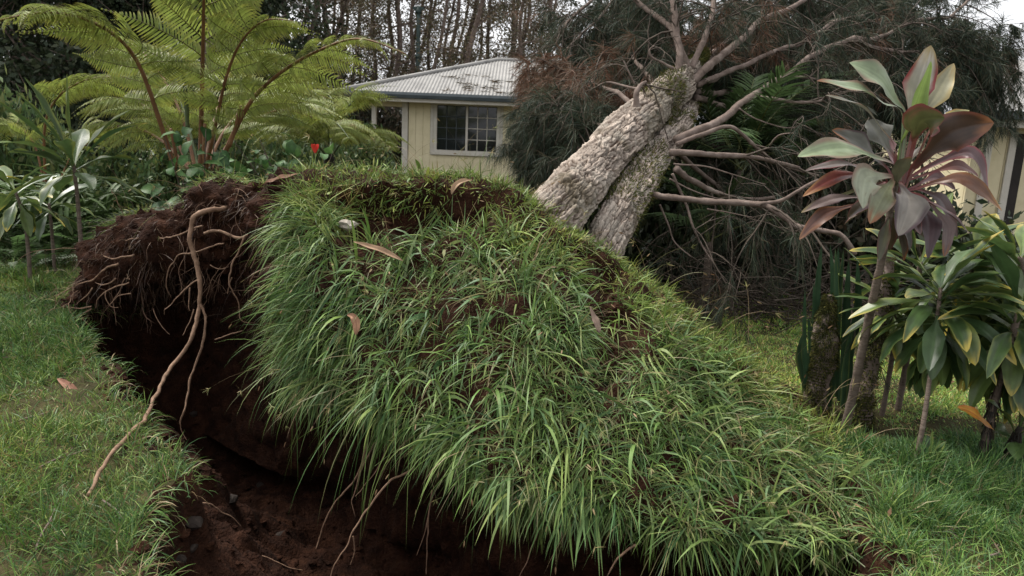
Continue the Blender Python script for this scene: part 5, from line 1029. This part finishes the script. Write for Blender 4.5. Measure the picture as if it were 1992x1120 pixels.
ys_ = float(G(1585, 805)[1]); mossy('tree_stump', 'mossy broken stump with a pointed top in front of the upright sword leaves', [(1578, 815, ys_), (1590, 760, ys_), (1606, 690, ys_), (1604, 640, ys_), (1612, 600, ys_), (1614, 574, ys_)], [.075, .06, .06, .065, .04, .018], 5, False)
ys_ = float(G(1682, 835)[1]); mossy('tree_stump', 'leaning dark mossy trunk just behind the stem of the red leaved ti', [(1676, 850, ys_), (1684, 780, ys_), (1694, 720, ys_), (1704, 660, ys_ + .03), (1716, 590, ys_ + .05), (1730, 500, ys_ + .08)], [.055, .05, .048, .045, .04, .035], 15, False)

# ------------------------------------------------------------------ stones, clods and dry leaves
def stone(p, r, mat, name, label, group, seed, sq=(1.2, 1, .7)):
    import bmesh
    bm = bmesh.new(); bmesh.ops.create_icosphere(bm, subdivisions=2, radius=1.0); V = np.array([v.co[:] for v in bm.verts]); d = 1 + .45 * fbm(V, .9, 3, seed) + .10 * fbm(V, 4, 3, seed); V2 = V * d[:, None] * np.array(sq) * r
    for v, c in zip(bm.verts, V2): v.co = c
    V2[:, 2] -= r * .4
    for v, c in zip(bm.verts, V2): v.co = c
    me = bpy.data.meshes.new(name); bm.to_mesh(me); bm.free(); me.materials.append(mat)
    o = link(name, me, None, [float(x) for x in p]); o.rotation_euler = (0, 0, seed); tag(o, label, 'stone', group); return o
def on_ground(px_, py_):
    d = ray(px_, py_); t_ = np.linspace(1.5, 9, 900); pts = EYE + d * t_[:, None]; z = ground_z(pts[:, 0], pts[:, 1]); k = np.argmax(pts[:, 2] < z); return pts[k]
for k, (x, y, r) in enumerate(((402, 914, .05), (450, 966, .038), (510, 940, .045), (405, 1056, .034), (372, 1062, .026), (376, 800, .04), (430, 880, .05), (545, 1040, .04), (470, 890, .03), (600, 960, .04), (370, 1010, .04), (345, 1085, .03), (340, 1100, .035), (430, 800, .05), (355, 880, .035), (480, 1010, .03))):
    stone(on_ground(x, y), r, M_stone if k % 3 else M_soil, 'stone' if k % 3 else 'clod', ('grey brown stone half sunk in the mud of the pit' if k % 3 else 'dark clod of earth lying in the mud of the pit'), 'stones in the pit' if k % 3 else 'clods in the pit', 500 + k)
stone(P(676, 430, 4.36), .05, M_pale_stone, 'stone', 'pale rock sitting in the bare hollow near the top of the mound', None, 530, (1.3, .9, .65))
def dry_leaf(pts, wd, hint, col, label, seed):
    a_ = Acc(); q = [P(*p) for p in pts]; leaf_mesh(a_, q, wd, hint, col, None, np.asarray(col) * .6, rib=np.asarray(col) * .7, seed=seed, pet=.05, fold=.5, ripple=.12); o = a_.obj('dry_leaf', M_dry); tag(o, label, 'leaf')
dry_leaf([(688, 470, 3.98), (715, 478, 3.95), (750, 490, 3.93), (785, 508, 3.9)], .034, (0, -.7, .7), (.34, .22, .14), 'long curled tan leaf lying across the upper mound grass', 1)
dry_leaf([(676, 612, 3.72), (688, 616, 3.70), (694, 632, 3.69), (692, 652, 3.68)], .045, (0, -1, .3), (.34, .19, .12), 'short curled pinkish brown leaf caught in the middle of the grassy face', 2)
dry_leaf([(580, 338, 4.55), (555, 345, 4.58), (530, 352, 4.62), (512, 358, 4.66)], .05, (0, -.5, .8), (.20, .11, .07), 'red brown sheath lying on the soil edge of the mound top', 3)
dry_leaf([(918, 350, 4.3), (900, 352, 4.27), (885, 362, 4.25), (878, 378, 4.24)], .035, (0, -.8, .6), (.36, .24, .15), 'tan leaf hanging at the brow of the bare hollow', 4)
dry_leaf([(1148, 598, 3.62), (1155, 615, 3.6), (1162, 632, 3.58), (1166, 648, 3.57)], .035, (0, -.9, .5), (.28, .20, .16), 'greyish dead leaf in the bare brown strip of the mound', 5)
g_ = on_ground(135, 755); dry_leaf([(112, 736, g_[1] + .1), (125, 745, g_[1] + .04), (142, 758, g_[1] - .02), (158, 775, g_[1] - .08)], .05, (0, -.6, .8), (.24, .12, .08), 'reddish brown dead leaf on the lawn near the pit rim', 6)
a_ = Acc(); n = 900; x = RNG.uniform(-4.2, 5.0, n); y = RNG.uniform(2.2, 8.0, n); ok = pit_sd(x, y) < -.02; x, y = x[ok], y[ok]; n = len(x)
p = np.stack([x, y, ground_z(x, y) + RNG.uniform(.01, .05, n)], 1); leaves(a_, p, .045, pick([[.16, .09, .05], [.22, .15, .08], [.10, .06, .04], [.20, .17, .07]], n), 3.0, .0)
o = a_.obj('leaf_litter', M_dry, None); o['kind'] = 'stuff'; tag(o, 'small brown fallen leaf bits scattered through the lawns', 'litter')
for k, (x, y) in enumerate(((60, 820), (130, 900), (40, 700), (230, 1010), (90, 1040), (1850, 1040), (1930, 1080), (1800, 860), (1880, 800))):
    c = on_ground(x, y) + np.array([0, 0, .025]); d = nrm(RNG.normal(0, 1, 3) * np.array([1, 1, .08])); L = RNG.uniform(.06, .14); a_ = Acc(); q = catmull([c - d * L, c - d * L * .3 + RNG.normal(0, .012, 3) * np.array([1, 1, .3]), c + d * L * .4 + RNG.normal(0, .012, 3) * np.array([1, 1, .3]), c + d * L], 12); tube(a_, q, np.linspace(.005, .002, 12), 6, wob=.2); e = nrm(d + RNG.normal(0, .6, 3) * np.array([1, 1, .1])); tube(a_, [q[6], q[6] + e * L * .3, q[6] + e * L * .6], [.003, .0025, .0012], 5)
    tag(a_.obj('fallen_twig', M_branch), 'short broken brown twig lying in the lawn grass', 'twig', 'broken twigs on the lawns')
